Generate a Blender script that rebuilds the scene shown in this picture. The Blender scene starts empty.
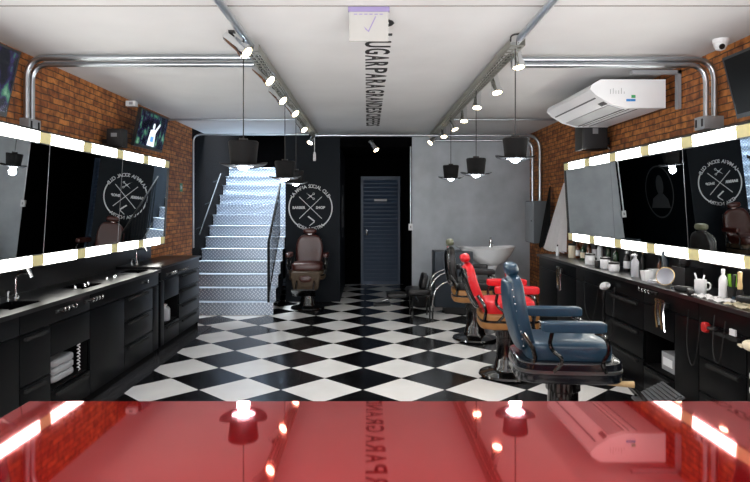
import bpy, bmesh, math, random
from mathutils import Vector, Matrix, Euler
random.seed(7)
S = bpy.context.scene
COL = S.collection
PI = math.pi
R = math.radians

# ------------------------------------------------------------------ helpers
def lin(c):
    return tuple(((v/255)/12.92 if v/255 <= .04045 else ((v/255+.055)/1.055)**2.4) for v in c)

class MB:
    def __init__(s): s.bm = bmesh.new()
    def _new(s, vs, M):
        if M is not None: bmesh.ops.transform(s.bm, matrix=M, verts=vs)
    def box(s, x0, x1, y0, y1, z0, z1, M=None, bev=0):
        r = bmesh.ops.create_cube(s.bm, size=1)
        vs = r['verts']
        for v in vs:
            v.co = Vector((x0+(v.co.x+.5)*(x1-x0), y0+(v.co.y+.5)*(y1-y0), z0+(v.co.z+.5)*(z1-z0)))
        if bev:
            es = list({e for v in vs for e in v.link_edges})
            b = bmesh.ops.bevel(s.bm, geom=es, offset=bev, segments=2, affect='EDGES', profile=.7)
            vs = list({v for f in b['faces'] for v in f.verts} | {v for v in vs if v.is_valid})
            # all verts of connected island
            seen = set(vs); st = list(vs)
            while st:
                v = st.pop()
                for e in v.link_edges:
                    o = e.other_vert(v)
                    if o not in seen: seen.add(o); st.append(o)
            vs = list(seen)
        s._new(vs, M)
        return s
    def lathe(s, prof, seg=32, M=None, sx=1, sy=1):
        rings = []
        for r, z in prof:
            if r < 1e-6: rings.append([s.bm.verts.new((0, 0, z))])
            else: rings.append([s.bm.verts.new((r*math.cos(2*PI*i/seg)*sx, r*math.sin(2*PI*i/seg)*sy, z)) for i in range(seg)])
        for a, b in zip(rings, rings[1:]):
            for i in range(seg):
                j = (i+1) % seg
                try:
                    if len(a) == 1 and len(b) == 1: continue
                    if len(a) == 1: s.bm.faces.new((a[0], b[i], b[j]))
                    elif len(b) == 1: s.bm.faces.new((a[i], a[j], b[0]))
                    else: s.bm.faces.new((a[i], a[j], b[j], b[i]))
                except ValueError: pass
        vs = [v for r_ in rings for v in r_]
        s._new(vs, M)
        return s
    def tube(s, pts, r, seg=10, smooth=0, M=None, rs=None):
        P = [Vector(p) for p in pts]
        for _ in range(smooth):
            Q = [P[0]]
            for a, b in zip(P, P[1:]): Q += [a*.75+b*.25, a*.25+b*.75]
            Q.append(P[-1]); P = Q
        rings = []; up = None
        for i, p in enumerate(P):
            t = (P[min(i+1, len(P)-1)]-P[max(i-1, 0)]).normalized()
            if up is None:
                up = t.orthogonal().normalized()
            up = (up-t*up.dot(t)).normalized()
            w = t.cross(up)
            rr = r if rs is None else rs[0]+(rs[1]-rs[0])*i/(len(P)-1)
            rings.append([s.bm.verts.new(p+up*rr*math.cos(2*PI*k/seg)+w*rr*math.sin(2*PI*k/seg)) for k in range(seg)])
        for a, b in zip(rings, rings[1:]):
            for i in range(seg):
                j = (i+1) % seg
                s.bm.faces.new((a[i], a[j], b[j], b[i]))
        s.bm.faces.new(rings[0][::-1]); s.bm.faces.new(rings[-1])
        s._new([v for r_ in rings for v in r_], M)
        return s
    def pad(s, c, h, e1=.45, e2=.45, M=None, nu=20, nv=32, fn=None):
        """superellipsoid cushion, centre c, half sizes h; e1 profile in z, e2 outline in plan"""
        def sp(v, e): return math.copysign(abs(v)**e, v)
        rings = []
        for i in range(nu+1):
            a = -PI/2+PI*i/nu
            ca, sa = sp(math.cos(a), e1), sp(math.sin(a), e1)
            if i in (0, nu): rings.append([s.bm.verts.new((0, 0, sa*h[2]))]); continue
            rings.append([s.bm.verts.new((ca*sp(math.cos(2*PI*k/nv), e2)*h[0], ca*sp(math.sin(2*PI*k/nv), e2)*h[1], sa*h[2])) for k in range(nv)])
        for a, b in zip(rings, rings[1:]):
            for i in range(nv):
                j = (i+1) % nv
                if len(a) == 1: s.bm.faces.new((a[0], b[j], b[i])) if False else s.bm.faces.new((a[0], b[i], b[j]))
                elif len(b) == 1: s.bm.faces.new((a[i], a[j], b[0]))
                else: s.bm.faces.new((a[i], a[j], b[j], b[i]))
        vs = [v for r_ in rings for v in r_]
        if fn:
            for v in vs: v.co = Vector(fn(v.co))
        for v in vs: v.co += Vector(c)
        s._new(vs, M)
        return s
    def prism(s, pts, axis, a0, a1, M=None):
        """closed outline pts extruded along axis ('x','y','z'); pts in the two other axes in order"""
        def mk(p, a):
            if axis == 'x': return (a, p[0], p[1])
            if axis == 'y': return (p[0], a, p[1])
            return (p[0], p[1], a)
        A = [s.bm.verts.new(mk(p, a0)) for p in pts]; B = [s.bm.verts.new(mk(p, a1)) for p in pts]
        n = len(pts)
        s.bm.faces.new(A[::-1]); s.bm.faces.new(B)
        for i in range(n):
            j = (i+1) % n
            s.bm.faces.new((A[i], A[j], B[j], B[i]))
        s._new(A+B, M)
        return s
    def mesh(s, me, M=None):
        n0 = len(s.bm.verts)
        s.bm.from_mesh(me); s.bm.verts.ensure_lookup_table()
        s._new(s.bm.verts[n0:], M)
        return s
    def build(s, name, mat, parent=None, smooth=True, angle=40):
        bmesh.ops.recalc_face_normals(s.bm, faces=s.bm.faces)
        me = bpy.data.meshes.new(name)
        if smooth:
            for f in s.bm.faces: f.smooth = True
            ca = R(angle)
            for e in s.bm.edges:
                if len(e.link_faces) == 2:
                    e.smooth = e.calc_face_angle(0) < ca
        s.bm.to_mesh(me); s.bm.free()
        me.materials.append(mat)
        o = bpy.data.objects.new(name, me); COL.objects.link(o)
        if parent: o.parent = parent
        return o

def tag(o, label, cat, group=None):
    o['label'] = label; o['category'] = cat
    if group: o['group'] = group
    return o
def thing(name, label, cat, loc=(0, 0, 0), rz=0, group=None):
    o = bpy.data.objects.new(name, None); COL.objects.link(o)
    o.empty_display_size = .1
    o.location = loc; o.rotation_euler = (0, 0, rz)
    return tag(o, label, cat, group)
def struct(o):
    o['kind'] = 'structure'; return o
def dup(root, loc, rz=None, label=None, group=None):
    def rec(o, par):
        c = o.copy(); COL.objects.link(c); c.parent = par
        for ch in list(o.children): rec(ch, c)
        return c
    r = rec(root, None); r.location = loc
    if rz is not None: r.rotation_euler = (0, 0, rz)
    if label: r['label'] = label
    if group: r['group'] = group
    return r
def text_mesh(txt, size, align='CENTER', ext=.002, sx=1.0, bold=.0):
    cu = bpy.data.curves.new('t', 'FONT'); cu.body = txt; cu.size = size; cu.align_x = align; cu.align_y = 'CENTER'
    cu.extrude = ext; cu.offset = bold; cu.resolution_u = 3
    o = bpy.data.objects.new('t', cu); COL.objects.link(o)
    dg = bpy.context.evaluated_depsgraph_get()
    me = bpy.data.meshes.new_from_object(o.evaluated_get(dg))
    bpy.data.objects.remove(o); bpy.data.curves.remove(cu)
    if sx != 1:
        for v in me.vertices: v.co.x *= sx
    return me

# ------------------------------------------------------------------ materials
def new_mat(name):
    m = bpy.data.materials.new(name); m.use_nodes = True
    nt = m.node_tree; b = nt.nodes['Principled BSDF']
    return m, nt, b
def mat(name, rgb, rough=.5, metal=0., noise=0., nscale=12., bump=0., bscale=40., coat=0., spec=None, emit=0., trans=0., ior=None, alpha=None, rvar=0.):
    m, nt, b = new_mat(name)
    c = lin(rgb)
    b.inputs['Base Color'].default_value = (*c, 1); b.inputs['Roughness'].default_value = rough
    b.inputs['Metallic'].default_value = metal
    if coat: b.inputs['Coat Weight'].default_value = coat; b.inputs['Coat Roughness'].default_value = .03
    if spec is not None: b.inputs['Specular IOR Level'].default_value = spec
    if trans: b.inputs['Transmission Weight'].default_value = trans
    if ior: b.inputs['IOR'].default_value = ior
    if emit: b.inputs['Emission Color'].default_value = (*c, 1); b.inputs['Emission Strength'].default_value = emit
    tc = nt.nodes.new('ShaderNodeTexCoord')
    n = nt.nodes.new('ShaderNodeTexNoise'); n.inputs['Scale'].default_value = nscale; n.inputs['Detail'].default_value = 5
    nt.links.new(tc.outputs['Object'], n.inputs['Vector'])
    if noise:
        mx = nt.nodes.new('ShaderNodeMix'); mx.data_type = 'RGBA'
        mx.inputs['A'].default_value = (*[v*(1-noise) for v in c], 1); mx.inputs['B'].default_value = (*[min(1, v*(1+noise)) for v in c], 1)
        nt.links.new(n.outputs['Fac'], mx.inputs['Factor']); nt.links.new(mx.outputs['Result'], b.inputs['Base Color'])
    if rvar:
        mr = nt.nodes.new('ShaderNodeMapRange'); mr.inputs['To Min'].default_value = max(0, rough-rvar); mr.inputs['To Max'].default_value = rough+rvar
        nt.links.new(n.outputs['Fac'], mr.inputs['Value']); nt.links.new(mr.outputs['Result'], b.inputs['Roughness'])
    if bump:
        n2 = nt.nodes.new('ShaderNodeTexNoise'); n2.inputs['Scale'].default_value = bscale; n2.inputs['Detail'].default_value = 4
        nt.links.new(tc.outputs['Object'], n2.inputs['Vector'])
        bp = nt.nodes.new('ShaderNodeBump'); bp.inputs['Strength'].default_value = bump; bp.inputs['Distance'].default_value = .02
        nt.links.new(n2.outputs['Fac'], bp.inputs['Height']); nt.links.new(bp.outputs['Normal'], b.inputs['Normal'])
    return m
def emis(name, rgb, st):
    m, nt, b = new_mat(name)
    b.inputs['Base Color'].default_value = (*lin(rgb), 1)
    b.inputs['Emission Color'].default_value = (*lin(rgb), 1); b.inputs['Emission Strength'].default_value = st
    return m

def floor_mat():
    m, nt, b = new_mat('checkered_floor_tile'); L = nt.links; N = nt.nodes.new
    geo = N('ShaderNodeNewGeometry')
    mp = N('ShaderNodeMapping'); mp.vector_type = 'POINT'
    # corner at (.313, 4.83): rotate 45 deg, unit = .5 m
    sub = N('ShaderNodeVectorMath'); sub.operation = 'SUBTRACT'; sub.inputs[1].default_value = (.313, 4.83, 0)
    L.new(geo.outputs['Position'], sub.inputs[0])
    mp.inputs['Rotation'].default_value = (0, 0, R(-45)); mp.inputs['Scale'].default_value = (1, 1, 1)
    L.new(sub.outputs[0], mp.inputs['Vector'])
    sc = N('ShaderNodeVectorMath'); sc.operation = 'SCALE'; sc.inputs['Scale'].default_value = 2.0
    L.new(mp.outputs[0], sc.inputs[0])
    sep = N('ShaderNodeSeparateXYZ'); L.new(sc.outputs[0], sep.inputs[0])
    def mth(op, a, b_=None, c_=None):
        n = N('ShaderNodeMath'); n.operation = op
        for i, v in enumerate((a, b_, c_)):
            if v is None: continue
            if isinstance(v, (int, float)): n.inputs[i].default_value = v
            else: L.new(v, n.inputs[i])
        return n.outputs[0]
    fx, fy = mth('FLOOR', sep.outputs['X']), mth('FLOOR', sep.outputs['Y'])
    s = mth('ADD', fx, fy)
    par = mth('FLOORED_MODULO', s, 2.0)       # 0 white / 1 black
    ax = mth('PINGPONG', sep.outputs['X'], .5); ay = mth('PINGPONG', sep.outputs['Y'], .5)
    gr = mth('MINIMUM', ax, ay)
    g = mth('LESS_THAN', gr, .006)
    ns = N('ShaderNodeTexNoise'); ns.inputs['Scale'].default_value = 3; ns.inputs['Detail'].default_value = 6
    L.new(geo.outputs['Position'], ns.inputs['Vector'])
    w = N('ShaderNodeMix'); w.data_type = 'RGBA'; w.inputs['A'].default_value = (*lin((222, 221, 219)), 1); w.inputs['B'].default_value = (*lin((244, 243, 241)), 1)
    L.new(ns.outputs['Fac'], w.inputs['Factor'])
    mx = N('ShaderNodeMix'); mx.data_type = 'RGBA'
    L.new(par, mx.inputs['Factor']); L.new(w.outputs['Result'], mx.inputs['A']); mx.inputs['B'].default_value = (*lin((13, 13, 15)), 1)
    m2 = N('ShaderNodeMix'); m2.data_type = 'RGBA'; L.new(g, m2.inputs['Factor']); L.new(mx.outputs['Result'], m2.inputs['A']); m2.inputs['B'].default_value = (*lin((70, 70, 70)), 1)
    L.new(m2.outputs['Result'], b.inputs['Base Color'])
    rr = N('ShaderNodeMapRange'); rr.inputs['To Min'].default_value = .10; rr.inputs['To Max'].default_value = .26
    L.new(ns.outputs['Fac'], rr.inputs['Value']); L.new(rr.outputs[0], b.inputs['Roughness'])
    return m

def brick_mat():
    m, nt, b = new_mat('rustic_brick'); L = nt.links; N = nt.nodes.new
    geo = N('ShaderNodeNewGeometry'); sep = N('ShaderNodeSeparateXYZ'); L.new(geo.outputs['Position'], sep.inputs[0])
    ad = N('ShaderNodeMath'); ad.operation = 'ADD'; L.new(sep.outputs['X'], ad.inputs[0]); L.new(sep.outputs['Y'], ad.inputs[1])
    cb = N('ShaderNodeCombineXYZ'); L.new(ad.outputs[0], cb.inputs['X']); L.new(sep.outputs['Z'], cb.inputs['Y'])
    dn = N('ShaderNodeTexNoise'); dn.inputs['Scale'].default_value = 9; L.new(cb.outputs[0], dn.inputs['Vector'])
    dv = N('ShaderNodeVectorMath'); dv.operation = 'SCALE'; dv.inputs['Scale'].default_value = .018; L.new(dn.outputs['Color'], dv.inputs[0])
    da = N('ShaderNodeVectorMath'); da.operation = 'ADD'; L.new(cb.outputs[0], da.inputs[0]); L.new(dv.outputs[0], da.inputs[1])
    br = N('ShaderNodeTexBrick'); L.new(da.outputs[0], br.inputs['Vector'])
    br.inputs['Scale'].default_value = 1; br.inputs['Brick Width'].default_value = .19; br.inputs['Row Height'].default_value = .055
    br.inputs['Mortar Size'].default_value = .006; br.inputs['Mortar Smooth'].default_value = .3; br.inputs['Bias'].default_value = -.1
    br.inputs['Color1'].default_value = (*lin((188, 122, 60)), 1); br.inputs['Color2'].default_value = (*lin((140, 80, 40)), 1)
    br.inputs['Mortar'].default_value = (*lin((88, 60, 38)), 1)
    n = N('ShaderNodeTexNoise'); n.inputs['Scale'].default_value = 14; n.inputs['Detail'].default_value = 8; L.new(geo.outputs['Position'], n.inputs['Vector'])
    cr = N('ShaderNodeValToRGB'); cr.color_ramp.elements[0].position = .35; cr.color_ramp.elements[0].color = (.45, .38, .33, 1)
    cr.color_ramp.elements[1].position = .65; cr.color_ramp.elements[1].color = (1.15, 1.1, 1.0, 1)
    L.new(n.outputs['Fac'], cr.inputs['Fac'])
    mx = N('ShaderNodeMix'); mx.data_type = 'RGBA'; mx.blend_type = 'MULTIPLY'; mx.inputs['Factor'].default_value = 1
    L.new(br.outputs['Color'], mx.inputs['A']); L.new(cr.outputs['Color'], mx.inputs['B'])
    L.new(mx.outputs['Result'], b.inputs['Base Color']); b.inputs['Roughness'].default_value = .75
    bp = N('ShaderNodeBump'); bp.invert = True; bp.inputs['Strength'].default_value = .6; bp.inputs['Distance'].default_value = .012
    L.new(br.outputs['Fac'], bp.inputs['Height'])
    bp2 = N('ShaderNodeBump'); bp2.inputs['Strength'].default_value = .4; bp2.inputs['Distance'].default_value = .01
    L.new(n.outputs['Fac'], bp2.inputs['Height']); L.new(bp.outputs[0], bp2.inputs['Normal']); L.new(bp2.outputs[0], b.inputs['Normal'])
    return m

def plate_mat():
    m, nt, b = new_mat('diamond_plate_steel'); L = nt.links; N = nt.nodes.new
    def mth(op, a, b_=None, c_=None):
        n = N('ShaderNodeMath'); n.operation = op
        for i, v in enumerate((a, b_, c_)):
            if v is None: continue
            if isinstance(v, (int, float)): n.inputs[i].default_value = v
            else: L.new(v, n.inputs[i])
        return n.outputs[0]
    geo = N('ShaderNodeNewGeometry'); sep = N('ShaderNodeSeparateXYZ'); L.new(geo.outputs['Position'], sep.inputs[0])
    v = mth('ADD', sep.outputs['Y'], sep.outputs['Z']); u = sep.outputs['X']
    F = 17.0
    p = mth('MULTIPLY', mth('ADD', u, v), F); q = mth('MULTIPLY', mth('SUBTRACT', u, v), F)
    par = mth('FLOORED_MODULO', mth('ADD', mth('FLOOR', p), mth('FLOOR', q)), 2.0)
    lp = mth('SUBTRACT', mth('FRACT', p), .5); lq = mth('SUBTRACT', mth('FRACT', q), .5)
    ip = mth('SUBTRACT', 1.0, par)
    a = mth('ADD', mth('MULTIPLY', lp, ip), mth('MULTIPLY', lq, par))
    c = mth('ADD', mth('MULTIPLY', lq, ip), mth('MULTIPLY', lp, par))
    d = mth('ADD', mth('POWER', mth('ABSOLUTE', mth('DIVIDE', a, .46)), 2.0), mth('POWER', mth('ABSOLUTE', mth('DIVIDE', c, .17)), 2.0))
    mr = N('ShaderNodeMapRange'); mr.inputs['From Min'].default_value = 1.15; mr.inputs['From Max'].default_value = .4; L.new(d, mr.inputs['Value'])
    bp = N('ShaderNodeBump'); bp.inputs['Strength'].default_value = 1; bp.inputs['Distance'].default_value = .012
    L.new(mr.outputs[0], bp.inputs['Height']); L.new(bp.outputs[0], b.inputs['Normal'])
    mx = N('ShaderNodeMix'); mx.data_type = 'RGBA'; mx.inputs['A'].default_value = (*lin((165, 178, 194)), 1); mx.inputs['B'].default_value = (*lin((238, 244, 250)), 1)
    L.new(mr.outputs[0], mx.inputs['Factor']); L.new(mx.outputs['Result'], b.inputs['Base Color'])
    b.inputs['Metallic'].default_value = .75; b.inputs['Roughness'].default_value = .42
    return m

def tv_mat(name, fig):
    m, nt, b = new_mat(name); L = nt.links; N = nt.nodes.new
    tc = N('ShaderNodeTexCoord')
    n = N('ShaderNodeTexNoise'); n.inputs['Scale'].default_value = 9; n.inputs['Detail'].default_value = 4; L.new(tc.outputs['Object'], n.inputs['Vector'])
    cr = N('ShaderNodeValToRGB'); e = cr.color_ramp.elements
    e[0].position = .46; e[0].color = (.002, .003, .01, 1); e[1].position = .8; e[1].color = (.35, .6, .4, 1)
    x = e.new(.55); x.color = (.03, .02, .10, 1) if fig else (.02, .015, .06, 1); x = e.new(.62); x.color = (.05, .2, .12, 1)
    L.new(n.outputs['Fac'], cr.inputs['Fac'])
    b.inputs['Base Color'].default_value = (.005, .005, .005, 1); b.inputs['Roughness'].default_value = .15
    L.new(cr.outputs['Color'], b.inputs['Emission Color']); b.inputs['Emission Strength'].default_value = .6
    return m

M = {}
M['floor'] = floor_mat(); M['brick'] = brick_mat(); M['plate'] = plate_mat()
M['ceil'] = mat('painted_ceiling', (204, 204, 204), .75, noise=.12, nscale=1.6, bump=.15, bscale=6)
M['seam'] = mat('ceiling_seam', (120, 117, 113), .8, noise=.1)
M['concrete'] = mat('polished_concrete_wall', (174, 181, 187), .5, noise=.40, nscale=2.6, bump=.12, bscale=8)
M['blackwall'] = mat('black_wall_paint', (17, 23, 29), .6, spec=.15, noise=.15, nscale=3, bump=.05)
M['darkwall'] = mat('matt_black_wall', (5, 5, 6), .9, spec=.03, noise=.2, nscale=5)
M['speckle'] = mat('stair_side_wall', (9, 8, 9), .8, spec=.04, noise=.9, nscale=40, bump=.4, bscale=30)
M['border'] = mat('dark_floor_border', (58, 58, 60), .25, noise=.1)
M['cab'] = mat('black_laminate', (7, 8, 10), .3, spec=.10, noise=.15, nscale=8)
M['cabdark'] = mat('niche_black', (5, 5, 6), .7, spec=.1, noise=.1)
M['groove'] = mat('cabinet_groove', (3, 3, 3), .8, noise=.1)
M['granite'] = mat('black_granite', (10, 10, 12), .31, spec=.5, noise=.1, nscale=30)
M['mirror'] = mat('mirror_glass', (222, 226, 226), .0, metal=1)
M['frame'] = mat('black_mirror_frame', (14, 14, 15), .35, noise=.1)
M['alu'] = mat('aluminium_edge', (130, 132, 134), .3, metal=1, noise=.05)
M['strip'] = emis('fluorescent_diffuser', (255, 253, 245), 11.0)
M['khaki'] = mat('diffuser_end', (214, 204, 150), .5, noise=.15, nscale=20, emit=.12)
M['galv'] = mat('galvanised_steel', (178, 184, 190), .28, metal=1, noise=.12, nscale=25, bump=.05)
M['tray'] = mat('perforated_tray_steel', (142, 143, 134), .45, metal=.7, noise=.2, nscale=30)
M['cable'] = mat('black_cable', (15, 15, 15), .5, noise=.1)
M['chrome'] = mat('chrome', (225, 228, 230), .12, metal=1, noise=.04)
M['blackmetal'] = mat('black_enamel', (10, 10, 11), .16, coat=.6, noise=.1)
M['hat'] = mat('black_felt', (13, 13, 14), .75, spec=.2, noise=.15, nscale=80, bump=.1, bscale=200)
M['bulb'] = emis('lit_bulb', (235, 243, 255), 28)
M['hatin'] = mat('white_hat_lining', (205, 210, 215), .6, noise=.05)
M['lens'] = emis('lit_spot_lens', (255, 232, 190), 16)
M['blue'] = mat('blue_leather', (30, 62, 84), .30, noise=.15, nscale=10, bump=.12, bscale=60, coat=.15)
M['red'] = mat('red_leather', (214, 18, 32), .38, noise=.08, nscale=10, bump=.08, bscale=60)
M['black'] = mat('black_leather', (17, 17, 19), .35, noise=.15, bump=.1, bscale=60)
M['brown'] = mat('oxblood_leather', (60, 20, 13), .33, noise=.25, nscale=8, bump=.12, bscale=50)
M['wood'] = mat('varnished_wood_frame', (150, 104, 56), .4, noise=.25, nscale=18)
M['handle'] = mat('pale_wood', (206, 178, 128), .45, noise=.15, nscale=30)
M['navy'] = mat('dark_blue_panel', (24, 38, 50), .4, noise=.1)
M['olive'] = mat('olive_leather', (104, 106, 84), .4, noise=.2, nscale=20)
M['apron'] = mat('worn_brass_apron', (66, 52, 36), .5, metal=.3, noise=.35, nscale=35, bump=.3, bscale=60)
M['porc'] = mat('white_porcelain', (236, 238, 240), .12, noise=.02, coat=.5)
M['white'] = mat('white_plastic', (226, 228, 230), .35, noise=.03)
M['grey'] = mat('grey_plastic', (150, 152, 155), .4, noise=.05)
M['slot'] = mat('dark_vent_slot', (70, 72, 75), .5, noise=.1)
M['box'] = mat('grey_steel_box', (150, 154, 158), .4, metal=.2, noise=.1)
M['boxside'] = mat('wall_duct_grey', (92, 98, 102), .5, noise=.1)
M['ink'] = mat('black_paint_lettering', (14, 14, 14), .6, noise=.05)
M['wpaint'] = mat('white_paint_lettering', (215, 218, 220), .6, noise=.05)
M['gpaint'] = mat('faint_grey_paint', (130, 134, 138), .6, noise=.1)
M['gdark'] = mat('charcoal_paint', (28, 29, 32), .6, noise=.1)
M['paper'] = mat('pale_paper', (150, 150, 147), .7, noise=.05)
M['lilac'] = mat('lilac_print', (122, 112, 150), .7, noise=.1)
M['rail'] = mat('matt_black_rail', (16, 17, 19), .6, spec=.2, noise=.1)
M['drail'] = mat('dark_blue_grey_rail', (44, 52, 58), .5, spec=.2, noise=.1)
M['navyframe'] = mat('dark_navy_enamel', (12, 18, 26), .22, coat=.3, noise=.1)
M['door'] = mat('louvred_door_blue_grey', (66, 84, 108), .4, noise=.1)
M['plastic'] = mat('black_plastic', (14, 14, 15), .4, noise=.1)
M['screen'] = mat('dark_screen', (4, 4, 5), .35, spec=.08)
M['tv1'] = tv_mat('tv_picture_green', 0); M['tv2'] = tv_mat('tv_picture_violet', 1)
M['tvw'] = emis('tv_picture_white', (220, 225, 235), .7); M['tvb'] = emis('tv_picture_blue', (80, 140, 220), .8)
M['green'] = mat('green_sign', (22, 120, 70), .5, noise=.05); M['stickb'] = mat('blue_sticker', (40, 120, 190), .5); M['stickg'] = mat('green_sticker', (60, 150, 90), .5)
M['cloth'] = mat('white_cloth', (242, 240, 240), .9, noise=.05, bump=.2, bscale=120)
M['bcloth'] = mat('black_cloth', (13, 13, 14), .85, noise=.1)
M['glass'] = mat('clear_glass', (235, 240, 240), .04, trans=.9, ior=1.4)
M['frost'] = mat('clear_plastic', (222, 224, 232), .2, trans=.55, ior=1.3)
M['amber'] = mat('amber_glass', (90, 45, 18), .12, coat=.4); M['greenb'] = mat('green_bottle', (30, 60, 34), .15, coat=.4)
M['lime'] = mat('lime_plastic', (130, 190, 50), .4); M['redp'] = mat('red_plastic', (190, 30, 30), .4)
M['gold'] = mat('gold_rim', (150, 125, 85), .35, metal=1)
M['bristle'] = mat('dark_bristle', (20, 16, 18), .9); M['cream'] = mat('cream_cloth', (222, 212, 186), .8, noise=.08)

def red_mat():
    m, nt, b = new_mat('red_lacquer_top')
    b.inputs['Base Color'].default_value = (*lin((196, 22, 30)), 1)
    b.inputs['Metallic'].default_value = .72; b.inputs['Roughness'].default_value = .03
    b.inputs['Coat Weight'].default_value = .7; b.inputs['Coat Roughness'].default_value = .02; b.inputs['Coat IOR'].default_value = 1.35
    n = nt.nodes.new('ShaderNodeTexNoise'); n.inputs['Scale'].default_value = 40
    mr = nt.nodes.new('ShaderNodeMapRange'); mr.inputs['To Min'].default_value = .02; mr.inputs['To Max'].default_value = .06
    nt.links.new(n.outputs['Fac'], mr.inputs['Value']); nt.links.new(mr.outputs[0], b.inputs['Roughness'])
    return m
M['redtop'] = red_mat()

# ------------------------------------------------------------------ room
W = 2.7; H = 2.79; YB = 10.0; Y0 = -1.6
def sbox(name, mt, *a):
    return struct(MB().box(*a).build(name, M[mt], smooth=False))
sbox('floor', 'floor', -2.9, 2.9, Y0, 13.6, -.1, 0)
sbox('ceiling', 'ceil', -2.9, 2.9, Y0, YB, H, H+.12)
sbox('trim_1', 'border', -2.28, -2.06, 1.0, 7.95, 0, .004)
sbox('wall_left', 'brick', -2.9, -W, Y0, 9.25, 0, H)
sbox('wall_stair_left', 'speckle', -2.9, -W, 9.25, 13.6, 0, 5.2)
sbox('wall_right', 'brick', W, 2.9, Y0, YB+.2, 0, H)
sbox('wall_back_left', 'blackwall', -1.366, -.457, YB, 12.4, 0, H)
sbox('wall_back_right', 'concrete', .74, W, YB, 12.4, 0, H)
sbox('wall_recess_right', 'darkwall', .73, .74, YB+.01, 12.3, 0, 2.575)
sbox('wall_back_header', 'darkwall', -.457, .74, YB, YB+.15, 2.575, H)
sbox('wall_recess_back', 'darkwall', -.457, .74, 12.3, 12.45, 0, H)
sbox('ceiling_recess', 'darkwall', -.457, .74, YB+.15, 12.3, 2.575, 2.65)
sbox('wall_stair_right', 'darkwall', -1.366, -1.25, 10.01, 13.6, H, 5.2)
sbox('wall_stair_back', 'darkwall', -2.7, -1.366, 13.4, 13.6, 0, 5.2)
sbox('wall_stair_upper', 'darkwall', -2.7, -1.366, YB-.12, YB, H+.12, 5.2)
sbox('ceiling_stair', 'darkwall', -2.9, -1.25, YB-.12, 13.6, 5.2, 5.3)
for i, y in enumerate((3.62,)):
    sbox('trim_%d' % (i+2), 'seam', -2.7, 2.7, y-.006, y+.006, H-.004, H)

# ---- stairs
st = thing('staircase', 'steel diamond plate staircase rising beside the black emblem wall', 'stairs', (-2.03, 8.785, 0))
rise, run = .18, .24
for k in range(13):
    b = MB(); y = k*run; z = k*rise
    b.box(-.655, .65, y, y+.012, z, z+rise)                  # riser
    b.box(-.66, .655, y-.02, y+run+.012, z+rise-.012, z+rise)
    b.build('step', M['plate'], st, smooth=False)
pts = []
for k in range(13): pts += [(k*run+.012, k*rise-.0), (k*run+.012, k*rise+rise-.012)]
pts += [(13*run, 13*rise-.012), (13*run, 13*rise-.5), (.6, 0)]
pts[0] = (.012, 0)
MB().prism(pts, 'x', -.65, .645).build('stringer', M['blackmetal'], st, smooth=False)
# landing
sbox('floor_upper', 'darkwall', -2.69, -1.37, 11.93, 13.39, 2.22, 2.335)

def railing(name, label, x, y0, z0, y1, z1, h, mesh_fill=True):
    t = thing(name, label, 'railing', (x, y0, z0))
    dy, dz = y1-y0, z1-z0
    MB().tube([(0, 0, h), (0, dy, dz+h)], .017).build('handrail', M['rail'], t)
    MB().tube([(0, 0, 0), (0, 0, h)], .018).build('post', M['rail'], t)
    MB().tube([(0, .02, .10), (0, dy, dz+.10)], .010).build('lower_rail', M['rail'], t)
    n = int(dy/.11)
    for i in range(1, n+1):
        f = i/(n+.5)
        MB().tube([(0, dy*f, dz*f+.10), (0, dy*f, dz*f+h)], .007, 6).build('baluster', M['rail'], t)
    return t
railing('stair_railing', 'black metal railing on the open right side of the plate stairs', -1.45, 8.80, .18, 9.99, 1.08, .88)
t = thing('wall_handrail', 'thin dark handrail fixed along the left wall of the stairs', 'handrail', (-2.60, 9.3, 1.15))
MB().tube([(0, 0, 0), (0, 1.35, 1.02)], .010).build('rail', M['drail'], t)
for f in (.12, .5, .88): MB().tube([(0, 1.35*f, 1.02*f), (-.1, 1.35*f, 1.02*f-.04)], .008, 6).build('bracket', M['drail'], t)

# ---- back door
dr = bpy.data.objects.new('door_1', None); COL.objects.link(dr); dr.location = (.265, 12.27, 0); struct(dr)
b = MB(); b.box(-.40, -.355, -.03, .025, 0, 2.2).box(.355, .40, -.03, .025, 0, 2.2).box(-.355, .355, -.03, .025, 2.15, 2.2)
b.build('door_frame', M['door'], dr, smooth=False)
b = MB(); b.box(-.355, .355, .005, .025, 0, 2.15)
for i in range(26):
    z = .06+i*.08; b.box(-.35, .35, -.004, .004, -.034, .034, Matrix.Translation((0, -.014, z+.035)) @ Matrix.Rotation(R(-22), 4, 'X'))
b.build('door_panel', M['door'], dr, smooth=False)
MB().box(-.30, -.26, -.06, -.012, 1.0, 1.12, bev=.006).build('door_handle', M['blackmetal'], dr)
MB().box(-.13, .13, -.018, -.012, 1.66, 1.74).build('door_sign', M['wpaint'], dr, smooth=False)

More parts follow.
